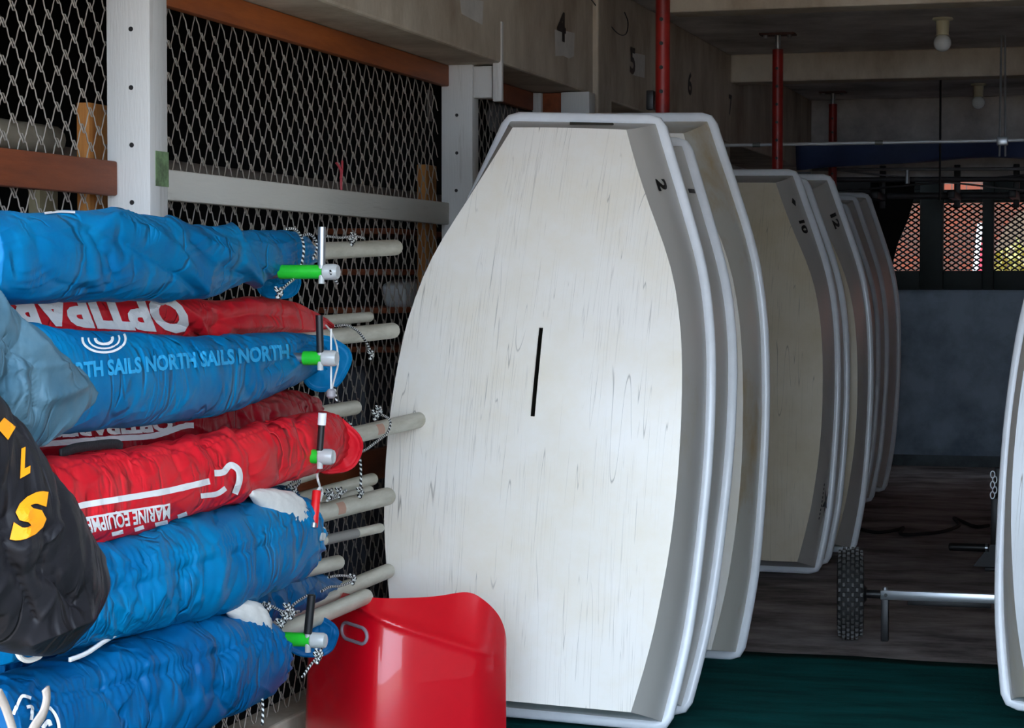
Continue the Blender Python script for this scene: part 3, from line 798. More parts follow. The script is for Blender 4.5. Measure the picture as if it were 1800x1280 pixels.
def dolly():
    c = atY(1495, 1043, 10.25)
    Rw = c.z
    root = thing('launching_dolly', (c.x, c.y, 0), 'boat dolly with a knobbly black wheel and aluminium axle', 'dolly')
    wdt = .062
    def turn(mb_, an=R(7)):
        ca_, sa_ = math.cos(an), math.sin(an)
        mb_.v = [(c.x + (v[0] - c.x) * ca_ - (v[1] - c.y) * sa_, c.y + (v[0] - c.x) * sa_ + (v[1] - c.y) * ca_, v[2]) for v in mb_.v]
    ty = MB(); prof = []
    for k in range(13):
        an = math.pi * k / 12
        prof.append((Rw - .012 - .05 * (1 - abs(math.sin(an)) ** .45), -wdt * math.cos(an)))
    prof = [(Rw * .45, -wdt * .8)] + prof + [(Rw * .45, wdt * .8)]
    lathe(ty, prof, (c.x, c.y, c.z), 'x', 40)
    turn(ty)
    t_ = ty.build('tyre', M_rubber, root, 50)
    kn = MB()
    nrow = 30
    for k in range(nrow):
        for j, off in enumerate((-.05, -.03, -.01, .01, .03, .05)):
            an = 2 * math.pi * (k + (.5 if j % 2 else 0)) / nrow
            rr = Rw - .014 - (.014 if abs(off) > .045 else 0)
            ca, sa = math.cos(an), math.sin(an)
            q = []
            for (dx, dt, dr) in ((-1,-1,0),(1,-1,0),(1,1,0),(-1,1,0),(-.7,-.7,1),(.7,-.7,1),(.7,.7,1),(-.7,.7,1)):
                r_ = rr + dr * .014; tt = dt * .012
                q.append((c.x + off + dx * .008, c.y + r_ * ca - tt * sa, c.z + r_ * sa + tt * ca))
            kn.add(q, [(0,3,2,1),(4,5,6,7),(0,1,5,4),(1,2,6,5),(2,3,7,6),(3,0,4,7)])
    turn(kn)
    kn.build('tread_knobs', mat('knob_rubber', (66, 64, 62), rough=.6), t_, None)
    lathe(MB(), [(.045, .05), (.05, .06), (.03, .075)], c, 'x', 20).build('hub', M_blackm, root)
    ax = MB(); rod(ax, (c.x + .07, c.y, c.z), (c.x + .16, c.y, c.z), .02).build('stub_axle', M_blackm, root)
    x0 = c.x + .14
    MB().box((x0, c.y - .02, c.z - .022), (x0 + 1.5, c.y + .02, c.z + .022), .004).build('axle_bar', M_alu, root)
    lathe(MB(), [(.014, .02), (.014, .034), (.006, .04)], (x0 + .02, c.y, c.z), 'z', 12).build('bolt', M_steel, root)
    lathe(MB(), [(.008, -.022), (.008, -.019)], (x0 + .025, c.y, c.z), 'y', 12).build('bolt', M_blackm, root)
    MB().box((x0 + .004, c.y - .02, 0.0), (x0 + .038, c.y + .02, c.z - .02), .004).build('prop_leg', M_blackm, root)
    MB().box((x0 + .12, c.y + .03, c.z - .05), (x0 + .5, c.y + .05, c.z - .02), .003).build('hull_pad', M_blackm, root)
    w2 = c.x + 1.78
    o2 = put('tyre', t_.data, root); o2.location = Vector(o2.location) + Vector((w2 - c.x, 0, 0))
    st2 = thing('dolly_handle_stand', tuple(atZ(1745, 1005, 0)), 'black dolly handle standing behind the right-hand dinghy', 'dolly handle')
    b = atZ(1747, 1003, 0)
    MB().box((b.x - .05, b.y - .05, 0), (b.x + .1, b.y + .08, .02), .004).build('foot_plate', M_blackm, st2)
    mb = MB(); mb.add([(b.x - .12, b.y, 0.02), (b.x + .1, b.y, .02), (b.x + .1, b.y, .15), (b.x - .02, b.y, .15), (b.x - .12, b.y + .06, 0.02), (b.x + .1, b.y + .06, .02), (b.x + .1, b.y + .06, .15), (b.x - .02, b.y + .06, .15)],
                      [(0,1,2,3),(7,6,5,4),(0,4,5,1),(1,5,6,2),(2,6,7,3),(3,7,4,0)]); mb.build('gusset', M_blackm, st2, None)
    MB().box((b.x - .02, b.y, .15), (b.x + .035, b.y + .05, .42), .005).build('upright', M_blackm, st2)
    mb = MB(); rod(mb, (b.x - .03, b.y, .13), (b.x - .26, b.y, .13), .024, 14, .01).build('grip', M_blackm, st2)
    lathe(MB(), [(.026, -.05), (.026, -.035)], (b.x, b.y, .13), 'x', 14).build('grip_collar', M_steel, st2)
    ch = MB()
    for k in range(5):
        q = Vector((b.x - .01 + .012 * (k % 2), b.y - .015, .44 + .03 * k))
        ch.tube(spline([q + Vector((.012 * math.cos(a), .004 * (k % 2), .02 * math.sin(a))) for a in np.linspace(0, 2 * math.pi, 9)[:-1]], 3, True), .004, 6, closed=True)
    ch.build('chain', M_steel, st2)
    MB().box((b.x, b.y - .01, .42), (b.x + .05, b.y + .04, .6), .01).build('latch', M_blackm, st2)
dolly()
mb = MB().tube(spline([atZ(*p, .012) for p in ((1440, 925), (1500, 929), (1540, 936), (1575, 932), (1588, 928), (1583, 938), (1600, 940), (1650, 936), (1678, 928), (1686, 922), (1677, 911), (1690, 916), (1715, 926), (1738, 924))], 6), .012, 8)
simple('rope', mb, M_cordbk, 'black rope lying across the floor', 'rope')

# ================================================================== RED PROPS, BULBS, OVERHEAD PIPES
def prop(px, py, y, r, label, zt=3.23, plate=True):
    x = atY(px, py, y).x
    root = thing('steel_prop', (x, y, 0), label, 'prop')
    MB().tube([(x, y, .012), (x, y, zt - .1)], r, 20).build('red_tube', M_red_pole, root)
    mb = MB(); mb.tube([(x, y, zt - .12), (x, y, zt - .01)], r * .55, 12); mb.build('screw', M_steel, root)
    MB().box((x - .11, y - .06, zt - .012), (x + .11, y + .06, zt), .002).build('head_plate', mat('rusty_plate', (84, 52, 46), rough=.6), root)
    MB().box((x - .08, y - .08, 0.0), (x + .08, y + .08, .012), .002).build('foot_plate', M_red_pole, root)
    for dx in (-.075, .075):
        lathe(MB(), [(.014, -.03), (.014, -.012)], (x + dx, y - .02, zt), 'z', 8).build('bolt', M_steel, root)
    z = zt - .22
    while z > 1.9:
        lathe(MB(), [(.0095, -.002), (.0095, .012)], (x, y - r, z), 'y', 10).build('pin_hole', M_black, root)
        z -= .112
    return root
prop(1165, 90, 10.12, .034, 'first red steel prop behind the front dinghies')
prop(1367, 150, 13.72, .034, 'second red steel prop behind dinghy 12')
prop(1464, 220, 17.98, .034, 'third red steel prop, dimmest and furthest back')
mb = MB(); p = atY(1148, 175, 10.14)
simple('pole_clamp', MB().box((p.x - .025, 10.1, p.z - .05), (p.x + .01, 10.16, p.z + .04), .004), M_blackm, 'small black clamp beside the first red prop', 'clamp')

def lamp(px, py, label):
    p = atZ(px, py, 3.23); s = 1.0
    root = thing('ceiling_lamp', tuple(p), label, 'lamp')
    lathe(MB(), [(.058, -.001), (.062, -.012), (.04, -.02), (.038, -.06), (.036, -.1), (.042, -.105)], p, 'z', 24).build('socket', M_ivory, root)
    prof = [(.02, -.1)] + [(.052 * math.sin(a) if a > .4 else .02, -.148 + .052 * math.cos(a)) for a in np.linspace(.55, 3.05, 14)]
    lathe(MB(), prof, p, 'z', 24).build('bulb', M_bulb, root)
lamp(1657, 31, 'bare bulb in an ivory socket nearer the camera')
lamp(1720, 147, 'bare bulb in an ivory socket further back')

YH = 14.2
z_p = atY(1545, 251, YH).z
root = thing('overhead_pipe', (-1.5, YH, z_p), 'pale galvanised pipe hung below the ceiling on rods', 'pipe')
mb = MB(); rod(mb, (XB + .03, YH, z_p), (2.6, YH, z_p), .011, 10).build('tube', mat('pale_pipe', (196, 198, 198), rough=.4, metal=.2), root)
for px in (1545, 1330):
    x = atY(px, 250, YH).x
    rod(MB(), (x - .025, YH, z_p), (x + .025, YH, z_p), .015, 12).build('coupling', M_sparcap, root)
xh = atY(1762, 250, YH).x
for dx in (-.018, .018):
    rod(MB(), (xh + dx * .6, YH - .0, 3.23), (xh + dx, YH, z_p - .1), .007, 8).build('hanger_rod', M_steel, root)
MB().box((xh - .035, YH - .02, z_p - .03), (xh + .035, YH + .02, z_p + .025), .006).build('hanger_clamp', M_steel, root)
x = atY(1653, 200, 17.0).x
simple('hanging_rod', rod(MB(), (x, 17.0, 3.23), (x, 17.0, 2.3), .008, 8), M_blackm, 'thin black rod hanging from the ceiling', 'rod')
# dark rack of spars and tarpaulin in front of the windows
def hspar(pya, pyb, Y, r, m, label, x0=-2.6, x1=2.5, nm='stored_spar'):
    za, zb = atY(1480, pya, Y).z, atY(1800, pyb, Y).z
    xa, xb = atY(1480, pya, Y).x, atY(1800, pyb, Y).x
    sl_ = (zb - za) / (xb - xa)
    mb = MB(); rod(mb, (x0, Y, za + sl_ * (x0 - xa)), (x1, Y, za + sl_ * (x1 - xa)), r, 12)
    return simple(nm, mb, m, label, 'spar', 'spars on the overhead rack')
M_dspar = mat('dull_spar', (120, 118, 118), rough=.5, var=.3)
M_dspar2 = mat('dark_spar', (64, 62, 64), rough=.5, var=.3)
hspar(298, 297, 18.2, .014, M_dspar, 'topmost dull grey spar above the back windows')
hspar(316, 315, 18.4, .022, M_dspar2, 'thick dark spar under the topmost grey one')
hspar(336, 308, 18.6, .009, M_dspar2, 'thin dark spar slanting up to the right')
hspar(300, 335, 18.5, .008, M_dspar, 'thin spar slanting down to the right')
hspar(345, 344, 18.8, .03, M_dspar2, 'lowest dark spar just above the windows')
x = atY(1595, 312, 18.1).x; z = atY(1595, 312, 18.1).z
simple('shackle', MB().tube([(x, 18.1, z + .06), (x, 18.1, z - .05)], [.014, .02], 10), M_steel, 'small chrome shackle hanging from the spar rack', 'shackle')
root = thing('spar_rack', (-1.2, 18.5, 2.3), 'black bracket rack carrying the overhead spars', 'rack')
for px in (1548, 1680, 1785):
    x = atY(px, 300, 18.55).x
    MB().box((x - .03, 18.1, 2.36), (x + .03, 18.75, 2.42), .005).build('bracket', M_blackm, root)
    MB().box((x - .025, 18.7, 2.3), (x + .025, 18.75, 2.66), .005).build('hanger', M_blackm, root)
vs, fs = [], []
for i in range(61):
    x = -2.6 + 5.0 * i / 60
    for k in range(11):
        v = k / 10
        sag = .05 * math.sin(x * 2.2) + .03 * math.sin(x * 5.1 + 1)
        vs.append((x, 17.3 + .12 * v + .5 * max(0, v - .6) + .025 * math.sin(x * 6 + v * 3), 2.775 - .17 * min(1, v * 1.7) * (1 + .3 * math.sin(x * 1.7)) + sag * v * .5 + .02 * max(0, v - .6)))
for i in range(60):
    for k in range(10): fs.append((i*11+k, (i+1)*11+k, (i+1)*11+k+1, i*11+k+1))
o = put('tarpaulin', mesh('tarpaulin', vs, fs, M_tarp, 60)); md = o.modifiers.new('t', 'SOLIDIFY'); md.thickness = .006
tag(o, 'dark blue tarpaulin slung under the ceiling by the back wall', 'tarpaulin')
bs_px = [(1530, 300), (1610, 300), (1606, 350), (1596, 385), (1577, 430), (1562, 490), (1530, 490)]
mb = MB(); n = len(bs_px)
mb.add([atY(px, py, 18.79) for px, py in bs_px] + [atY(px, py, 18.79) + Vector((0, .03, 0)) for px, py in bs_px], [tuple(range(n)), tuple(reversed(range(n, 2 * n)))] + [(k, k + n, (k + 1) % n + n, (k + 1) % n) for k in range(n)])
simple('furled_sail', mb, M_black_wall, 'black furled sail hanging before the left back window', 'sail', None, None)
mb = MB().tube(spline([atX(1040, 0, XB + .015), atX(1062, 30, XB + .015), atX(1085, 58, XB + .02), atX(1100, 60, XB + .02), atX(1104, 40, XB + .02), atX(1098, 22, XB + .02)], 6), .003, 6)
simple('loose_cable', mb, M_blackm, 'thin black cable looping down the concrete beam', 'cable')

# ================================================================== RED HULL AT THE BOTTOM
def red_hull():
    Y0 = 6.82
    xL, xR = -2.80, atY(893, 1270, Y0 + .42).x
    W = xR - xL
    nu, nv = 80, 60
    zt0 = atY(760, 1052, Y0 + .12).z
    uk = .53                                        # where the keel ridge runs
    root = thing('red_hull', ((xL + xR) / 2, Y0, 0), 'glossy red plastic hull end standing on the floor under the sail bags', 'hull')
    def top(u):
        z = zt0 - .012 * (1 - math.sin(math.pi * min(1, u * 1.15))) + .012 * math.exp(-((u - .85) / .08) ** 2)
        if u > .84: z -= .20 * (1 - max(0, 1 - ((u - .84) / .16) ** 2.4) ** (1 / 2.4))
        if u < .08: z -= .1 * (1 - math.sqrt(max(0, 1 - ((.08 - u) / .08) ** 2)))
        return z
    def crease(u):
        return zt0 - .02 - .20 * max(0, (u - .38) / .62) ** 1.2
    def plan(u):
        r_ = .085                                   # softly rounded V with a rolled right edge
        q = (u - uk) * W
        y = 1.05 * (math.sqrt(q * q + r_ * r_) - r_)
        if u > .9: y += .10 * ((u - .9) / .1) ** 2
        if u < .06: y += .05 * ((.06 - u) / .06) ** 2
        return Y0 + y
    def pos(u, v):
        zt = top(u); z = zt * v
        zc = min(crease(u), zt - .004)
        x = xL + W * (u + .02 * (1 - v) * (u - .5))
        y = plan(u) + .05 * (z / zt0) ** 2
        if z > zc:
            y += (.5 * (z - zc) + .006) * min(1, (1 - u) / .2)
        y -= .012 * math.exp(-((z - zc) / .012) ** 2) * min(1, (1 - u) / .2)
        return Vector((x, y, z))
    vs, fs = [], []
    for j in range(nv + 1):
        v = 1 - (1 - j / nv) ** 1.7
        for i in range(nu + 1): vs.append(pos(.5 - .5 * math.cos(math.pi * i / nu), v))
    for j in range(nv):
        for i in range(nu): a = j * (nu + 1) + i; fs.append((a, a + 1, a + nu + 2, a + nu + 1))
    s = put('shell', mesh('shell', vs, fs, M_redhull, 75), root)
    md = s.modifiers.new('t', 'SOLIDIFY'); md.thickness = .012; md.offset = -1
    c = atY(636, 1107, Y0 + .16)
    def onsurf(x, z):
        u = (x - xL) / W; p = pos(u, z / top(u)); return Vector((x, p.y - .003, z))
    hw, hh = .062, .027; pts = []
    for k in range(40):
        an = 2 * math.pi * k / 40
        dx = (hw - hh) * (1 if math.cos(an) > 0 else -1) + hh * math.cos(an)
        pts.append(onsurf(c.x + dx, c.z + hh * math.sin(an) - .06 * dx))
    MB().tube(pts, .006, 8, closed=True).build('handle_ring', mat('grey_rubber', (140, 128, 138), rough=.5), s)
red_hull()

# ================================================================== SAIL BAGS
BAGCNT = [0]
class Bag:
    def __init__(s, st, X, wl=.85, seed=0, wr=1.0, diag=.9, gather=True, pw=.85, fold=1.0, lam=.17, endk=.62):
        s.lam = lam; s.bv = None; s.seams = []; s.endk = endk; s.creases = []
        s.A = [atX(a[0], a[1], X if len(a) < 5 else a[4]) for a in st]
        s.B = [atX(a[2] if len(a) >= 4 else a[0], a[3] if len(a) >= 4 else a[2], X if len(a) < 5 else a[4]) for a in st]
        s.C = [(a + b) / 2 for a, b in zip(s.A, s.B)]
        s.H = [(a - b) / 2 for a, b in zip(s.A, s.B)]
        s.W = [h.length * wl for h in s.H]
        L = [0]
        for i in range(1, len(s.C)): L.append(L[-1] + (s.C[i] - s.C[i - 1]).length)
        s.Ls = L; s.len = L[-1]; s.seed = seed; s.wr = wr; s.diag = diag; s.gather = gather; s.pw = pw; s.fold = fold
    def ev(s, arr, a):
        xs = s.Ls
        if isinstance(arr[0], Vector):
            return Vector([cint(xs, [p[k] for p in arr], a) for k in range(3)])
        return cint(xs, arr, a)
    def base(s, a):
        return s.ev(s.C, a), s.ev(s.H, a), s.ev(s.W, a)
    def wrinkle(s, a, ph, rmax):
        """Puffy cloth: rounded swellings parted by sharp valleys, plus small pull creases."""
        z = s.seed * 17.3
        c, sn = math.cos(ph), math.sin(ph)
        n1 = noise.noise(Vector((a * 2.3, c * .7 + z, sn * .7)))
        n2 = noise.noise(Vector((a * 4.2 + 7, c * .9, sn * .9 + z)))
        n3 = noise.noise(Vector((a * 3.4 + 3, c * .6 - z, sn * .8 + 9)))
        sm = lambda x: (lambda t: t * t * (3 - 2 * t))(max(0.0, min(1.0, x)))
        m1 = sm(.55 + 2.2 * n3); m2 = sm(.25 + 2.4 * n2)
        p1 = 2 * math.pi * (a / s.lam + s.diag * .55 * sn + .8 * n1)
        p2 = 2 * math.pi * (a / (s.lam * .36) + s.diag * .9 * sn + 1.0 * n1)
        f1 = abs(math.sin(p1 * .5)) ** .9 - .6
        f2 = abs(math.sin(p2 * .5)) - .6
        q = noise.noise(Vector((a * 9 + s.diag * 2.4 * sn + n1, sn * .8 - a, c * .6 + z)))
        q2 = noise.noise(Vector((a * 6 - s.diag * 3.2 * sn + n2, sn * .7 + a, c * .6 + z + 4)))
        cr = max(0.0, 1 - 5 * abs(q)) * sm(.5 + 2 * n2) + .8 * max(0.0, 1 - 5 * abs(q2)) * sm(.4 - 2 * n2)
        for (sa, sp_, sk) in s.seams:
            dd = abs(ph - sp_(a)); g = math.exp(-(dd / .38) ** 2)
            if g > .02: cr += g * .7 * (math.sin(a * 210 + 3 * math.sin(a * 23) + 4 * n1) * (.5 + n2) - 1.2 * math.exp(-(dd / .04) ** 2))
        w = s.wr * (.013 * n1 + .011 * s.fold * m1 * f1 + .003 * m2 * f2 + .006 * cr)
        return w * min(1.0, rmax / .07)
    def surf(s, a, ph, off=0.0, bs=None):
        c, h, wd = bs or s.base(a)
        e = 1.0; L = s.len
        d = L - a
        if s.gather and d < .10:
            t = max(0, d / .10); e = s.endk + (1 - s.endk) * math.sqrt(max(0, 1 - (1 - t) ** 2))
        sp = lambda x: math.copysign(abs(x) ** s.pw, x)
        rad = h * sp(math.sin(ph)) + Vector((1, 0, 0)) * (wd * sp(math.cos(ph)))
        w = s.wrinkle(a, ph, h.length)
        if s.gather and d < .14:
            w += .006 * math.sin(ph * 15 + s.seed + 2 * math.sin(ph * 3)) * (1 - d / .14)
        if s.creases and math.cos(ph) > -.15:
            # long folds pulled into the cloth, each a sharp-edged line on the near side
            dv = c + rad * e - CAM; dz = dv.dot(_F)
            X0 = 900 + FPX * dv.dot(_R) / dz; Y0 = 640 - FPX * dv.dot(_U) / dz
            for (pl, amp) in s.creases:
                best = 60.0
                for (p, q) in zip(pl[:-1], pl[1:]):
                    ux, uy = q[0] - p[0], q[1] - p[1]
                    t = max(0.0, min(1.0, ((X0 - p[0]) * ux + (Y0 - p[1]) * uy) / (ux * ux + uy * uy)))
                    best = min(best, math.hypot(X0 - p[0] - t * ux, Y0 - p[1] - t * uy))
                if best < 45: w += .0145 * amp * math.exp(-best / (13.0 if amp > 0 else 9.0))
        return c + rad * e + rad.normalized() * (w + off)
    def nrm(s, a, ph):
        p = s.surf(a, ph); q = s.surf(min(s.len, a + .01), ph); r_ = s.surf(a, ph + .05)
        n = (q - p).cross(r_ - p).normalized()
        c, _, _ = s.base(a)
        return n if n.dot(p - c) > 0 else -n
    def mesh(s, m, na=300, nphi=128):
        vs, fs = [], []
        for i in range(na + 1):
            a = s.len * (1 - (1 - i / na) ** 1.15)
            bs = s.base(a)
            for k in range(nphi): vs.append(s.surf(a, 2 * math.pi * k / nphi, 0.0, bs))
        for i in range(na):
            for k in range(nphi): fs.append((i*nphi+k, i*nphi+(k+1) % nphi, (i+1)*nphi+(k+1) % nphi, (i+1)*nphi+k))
        # turned-in mouth at the right end
        c, h, wd = s.base(s.len); t = (s.base(s.len)[0] - s.base(s.len - .02)[0]).normalized()
        base_ = na * nphi
        prev = base_
        for (sc_, back) in ((.86, .004), (.8, -.02), (.6, -.05)):
            n0 = len(vs)
            for k in range(nphi):
                p = vs[base_ + k]; vs.append(c + (Vector(p) - c) * sc_ + t * back)
            for k in range(nphi): fs.append((prev+k, prev+(k+1) % nphi, n0+(k+1) % nphi, n0+k))
            prev = n0
        fs.append(tuple(prev + k for k in range(nphi)))
        fs.append(tuple(reversed(range(nphi))))
        me = mesh('bag', vs, fs, m, None)
        bm = bmesh.new(); bm.from_mesh(me); bmesh.ops.recalc_face_normals(bm, faces=bm.faces[:]); bm.to_mesh(me); bm.free()
        me.shade_smooth()
        return me
    def hit(s, px, py, off):
        """Point of the cloth under a picture position, lifted a hair off the surface."""
        d = ray(px, py).normalized(); h = s.bv.ray_cast(CAM, d)
        if h[0] is None: return None
        n = h[1] if h[1].dot(d) < 0 else -h[1]
        return h[0] + n * off * .5 - d * off
    def drop(s, pts, fs, m, parent, name, off=.003):
        out, idx = [], {}
        for i, (x, y) in enumerate(pts):
            p = s.hit(x, y, off)
            if p is not None: idx[i] = len(out); out.append(p)
        keep = []
        for f in fs:
            if not all(i in idx for i in f): continue
            q = [out[idx[i]] for i in f]
            if max((q[i] - q[i - 1]).length for i in range(len(q))) < .12: keep.append(tuple(idx[i] for i in f))
        return put(name, mesh(name, out, keep, m), parent)
    def print_text(s, txt, P00, P10, P01, P11, m, parent, bold=.03, cuts=.07, name='printed_lettering'):
        vs, fs = text_geo(txt, bold, cuts); Wt = text_width(txt, bold)
        pts = []
        for (x, y) in vs:
            u = x / Wt
            pts.append(tuple(P00[k] * (1-u) * (1-y) + P10[k] * u * (1-y) + P01[k] * (1-u) * y + P11[k] * u * y for k in (0, 1)))
        return s.drop(pts, fs, m, parent, name)
    def band(s, pts, wpx, m, parent, name='printed_stripe', off=.003, n=60):
        ps = spline([Vector((p[0], p[1], 0)) for p in pts], max(5, n // len(pts)))
        vs, fs = [], []
        for i, p in enumerate(ps):
            t = (ps[min(i + 1, len(ps) - 1)] - ps[max(i - 1, 0)]).normalized(); nn = Vector((-t.y, t.x, 0))
            for k in range(5):
                q = p + nn * wpx * (k / 4 - .5); vs.append((q.x, q.y))
        for i in range(len(ps) - 1):
            for k in range(4): fs.append((i*5+k, (i+1)*5+k, (i+1)*5+k+1, i*5+k+1))
        return s.drop(vs, fs, m, parent, name, off)
def make_bag(bag, m, label, name='sail_bag', group='sail bags on the rack', na=300):
    o = put(name, bag.mesh(m, na=na))
    o.data.name = name
    bag.bv = BVHTree.FromPolygons([v.co.copy() for v in o.data.vertices], [p.vertices[:] for p in o.data.polygons])
    return tag(o, label, 'sail bag', group)
def flap(parent, c, rpx, m, X, squash=1.0, tilt=.25, stitch=None, name='end_flap'):
    """Drooping round end flap: a thick, gently dished disc of cloth."""
    C0 = atX(c[0], c[1], X); dist = (C0 - CAM).dot(_F); r = rpx * dist / FPX
    n, k_ = 40, 8
    vs, fs = [], []
    ax = (_R * .85 + Vector((0, 1, 0)) * .3).normalized(); up = Vector((0, 0, 1)); nn = ax.cross(up).normalized()
    for j in range(k_ + 1):
        q = j / k_
        for i in range(n):
            an = 2 * math.pi * i / n
            rr = r * q * (1 + .05 * math.sin(3 * an + c[0]) + .03 * math.sin(5 * an))
            dish = .025 * q * q + .008 * math.sin(3 * an + 1) * q + .006 * noise.noise(Vector((an * 2, q * 4, c[0])))
            vs.append(C0 + ax * rr * math.cos(an) + up * rr * squash * math.sin(an) - nn * dish * (-1) + nn * tilt * .1 * math.sin(an) * q * r)
    for j in range(k_):
        for i in range(n): fs.append((j*n+i, j*n+(i+1) % n, (j+1)*n+(i+1) % n, (j+1)*n+i))
    o = put(name, mesh(name, vs, fs, m, 60), parent)
    md = o.modifiers.new('t', 'SOLIDIFY'); md.thickness = .012; md.offset = 0
    ring = MB().tube([Vector(vs[k_ * n + i]) for i in range(n)], .007, 6, closed=True)
    ring.build('piping', m, o)
    return o

# 1 top blue bag
b1 = Bag([(-60, 372, 528), (60, 373, 530), (140, 372, 531), (210, 380, 529), (280, 398, 526), (350, 403, 517), (420, 405, 498), (480, 403, 488), (515, 408, 484), (530, 416, 480)], -2.5, .95, 1, wr=.8, lam=.26, diag=1.3, endk=.85, fold=1.0)
b1.creases = [([(148, 400), (157, 430), (158, 482)], -1), ([(165, 402), (200, 450), (207, 492)], -1), ([(185, 425), (187, 502)], -.8), ([(196, 386), (260, 412), (312, 448), (355, 502)], 1.6), ([(212, 412), (285, 462), (340, 506)], -1.2), ([(290, 398), (360, 432), (420, 462), (452, 488)], 1.5), ([(330, 424), (380, 462), (425, 484)], -1.2), ([(405, 402), (432, 440), (452, 486)], 1.2), ([(424, 408), (448, 450), (470, 486)], -1.1), ([(352, 500), (366, 470), (390, 452)], .9), ([(480, 410), (500, 440), (505, 480)], -.8)]
o1 = make_bag(b1, M_bag_blue2, 'topmost bright blue sail bag on the rack')
flap(o1, (487, 497), 36, M_bag_blue2, -2.56, .75)
b1.band([(78, 376), (105, 373), (132, 374)], 4, M_print, o1)
# 2 red bag with white lettering
b2 = Bag([(-60, 505, 600), (60, 514, 600), (150, 518, 596), (230, 520, 596), (300, 522, 598), (380, 527, 596), (450, 525, 590), (510, 530, 585), (550, 550, 583), (582, 570, 584)], -2.63, .9, 2, wr=.6, lam=.2)
b2.creases = [([(258, 548), (300, 536), (345, 560), (362, 590)], 1.4), ([(268, 562), (330, 576), (352, 596)], -1.2), ([(378, 592), (402, 574), (470, 570), (550, 574)], 1.3), ([(366, 584), (388, 562), (440, 552), (510, 556)], -1.0), ([(430, 530), (500, 552)], .7)]
o2 = make_bag(b2, M_bag_red, 'upper red sail bag with big upside-down white lettering')
b2.print_text('OPTIPARTS', (318, 526), (-78, 512), (340, 584), (-58, 562), M_print, o2, bold=.05)
# 3 blue bag with pale lettering
b3 = Bag([(-60, 560, 800), (50, 572, 775), (130, 580, 763), (230, 586, 752), (320, 589, 742), (400, 590, 722), (470, 588, 694), (530, 588, 664), (562, 592, 650)], -2.46, .85, 3, wr=.6, lam=.25, diag=.5)
b3.creases = [([(440, 638), (436, 692)], -.9), ([(470, 650), (545, 602)], -1.0), ([(330, 600), (348, 624)], -.6), ([(380, 600), (398, 622)], -.6), ([(430, 598), (450, 618)], -.6), ([(500, 660), (552, 612)], .9), ([(205, 690), (200, 742)], -.5), ([(260, 705), (235, 745)], -.4)]
b3.seams = [(0, lambda a: .75, 1)]
o3 = make_bag(b3, M_bag_blue2, 'bright blue sail bag with pale blue lettering in the middle of the stack')
b3.print_text('NORTH SAILS NORTH SAILS NORTH', (92, 668), (508, 630), (90, 642), (506, 606), M_printblue, o3, bold=.04)
def emblem(bag, cx, cy, rx, ry, parent, m=M_print):
    for (k, w_) in ((1.0, 4), (.72, 3), (.4, 5)):
        pts = [(cx + rx * k * math.cos(t), cy + ry * k * math.sin(t)) for t in np.linspace(-.35, math.pi + .1, 16)]
        bag.band(pts, w_, m, parent, 'printed_emblem', n=48)
emblem(b3, 182, 596, 38, 24, o3)
flap(o3, (566, 638), 44, M_bag_blue2, -2.42, 1.05)
# 4 dark red bag behind
b4 = Bag([(-60, 745, 830), (60, 738, 815), (150, 735, 808), (250, 728, 802), (350, 712, 792), (440, 692, 778), (510, 688, 768), (556, 702, 758)], -2.62, .9, 4)
o4 = make_bag(b4, M_bag_dred, 'dark red sail bag half hidden under the lettered blue one')
b4.band([(56, 783), (120, 777), (200, 771), (270, 766), (320, 750), (340, 748)], 10, M_print, o4)
b4.print_text('OPTIPARTS', (300, 735), (85, 745), (305, 757), (90, 769), M_print, o4, bold=.05)
# 5 front red bag
b5 = Bag([(-40, 832, 992), (80, 808, 965), (180, 795, 946), (280, 781, 920), (370, 763, 892), (440, 750, 868), (510, 735, 845), (560, 727, 828), (592, 735, 812)], -2.42, .85, 5, wr=.75, lam=.2, diag=.8)
b5.creases = [([(225, 790), (240, 832)], -.6), ([(300, 782), (327, 842)], -.9), ([(352, 770), (387, 818)], -1.0), ([(330, 775), (362, 812)], .8), ([(412, 758), (440, 800), (446, 846)], -1.1), ([(395, 760), (425, 800)], .9), ([(470, 746), (492, 790), (497, 834)], -1.0), ([(520, 735), (538, 782)], -.9), ([(455, 750), (478, 785)], .8)]
b5.seams = [(0, lambda a: 1.0, 1)]
o5 = make_bag(b5, M_bag_red, 'lower red sail bag with a long white stripe')
b5.band([(128, 902), (138, 890), (200, 879), (290, 864), (368, 846)], 11, M_print, o5)
b5.band([(376, 832), (392, 830), (404, 818), (418, 826), (420, 845), (412, 868)], 11, M_print, o5, 'printed_logo')
b5.band([(352, 872), (380, 868), (396, 858)], 9, M_print, o5, 'printed_logo')
b5.print_text('MARINE EQUIPMENT', (299, 889), (122, 917), (299, 911), (130, 941), M_print, o5, bold=.03)
for q in ([(196, 939), (216, 934)], [(236, 931), (252, 926)], [(272, 922), (294, 917)], [(312, 908), (328, 902)]): b5.band(q, 7, M_print, o5, 'printed_tick', n=12)
b5.band([(298, 887), (220, 899), (150, 911)], 4, M_print, o5)
flap(o5, (587, 785), 44, M_bag_red, -2.40, 1.05)
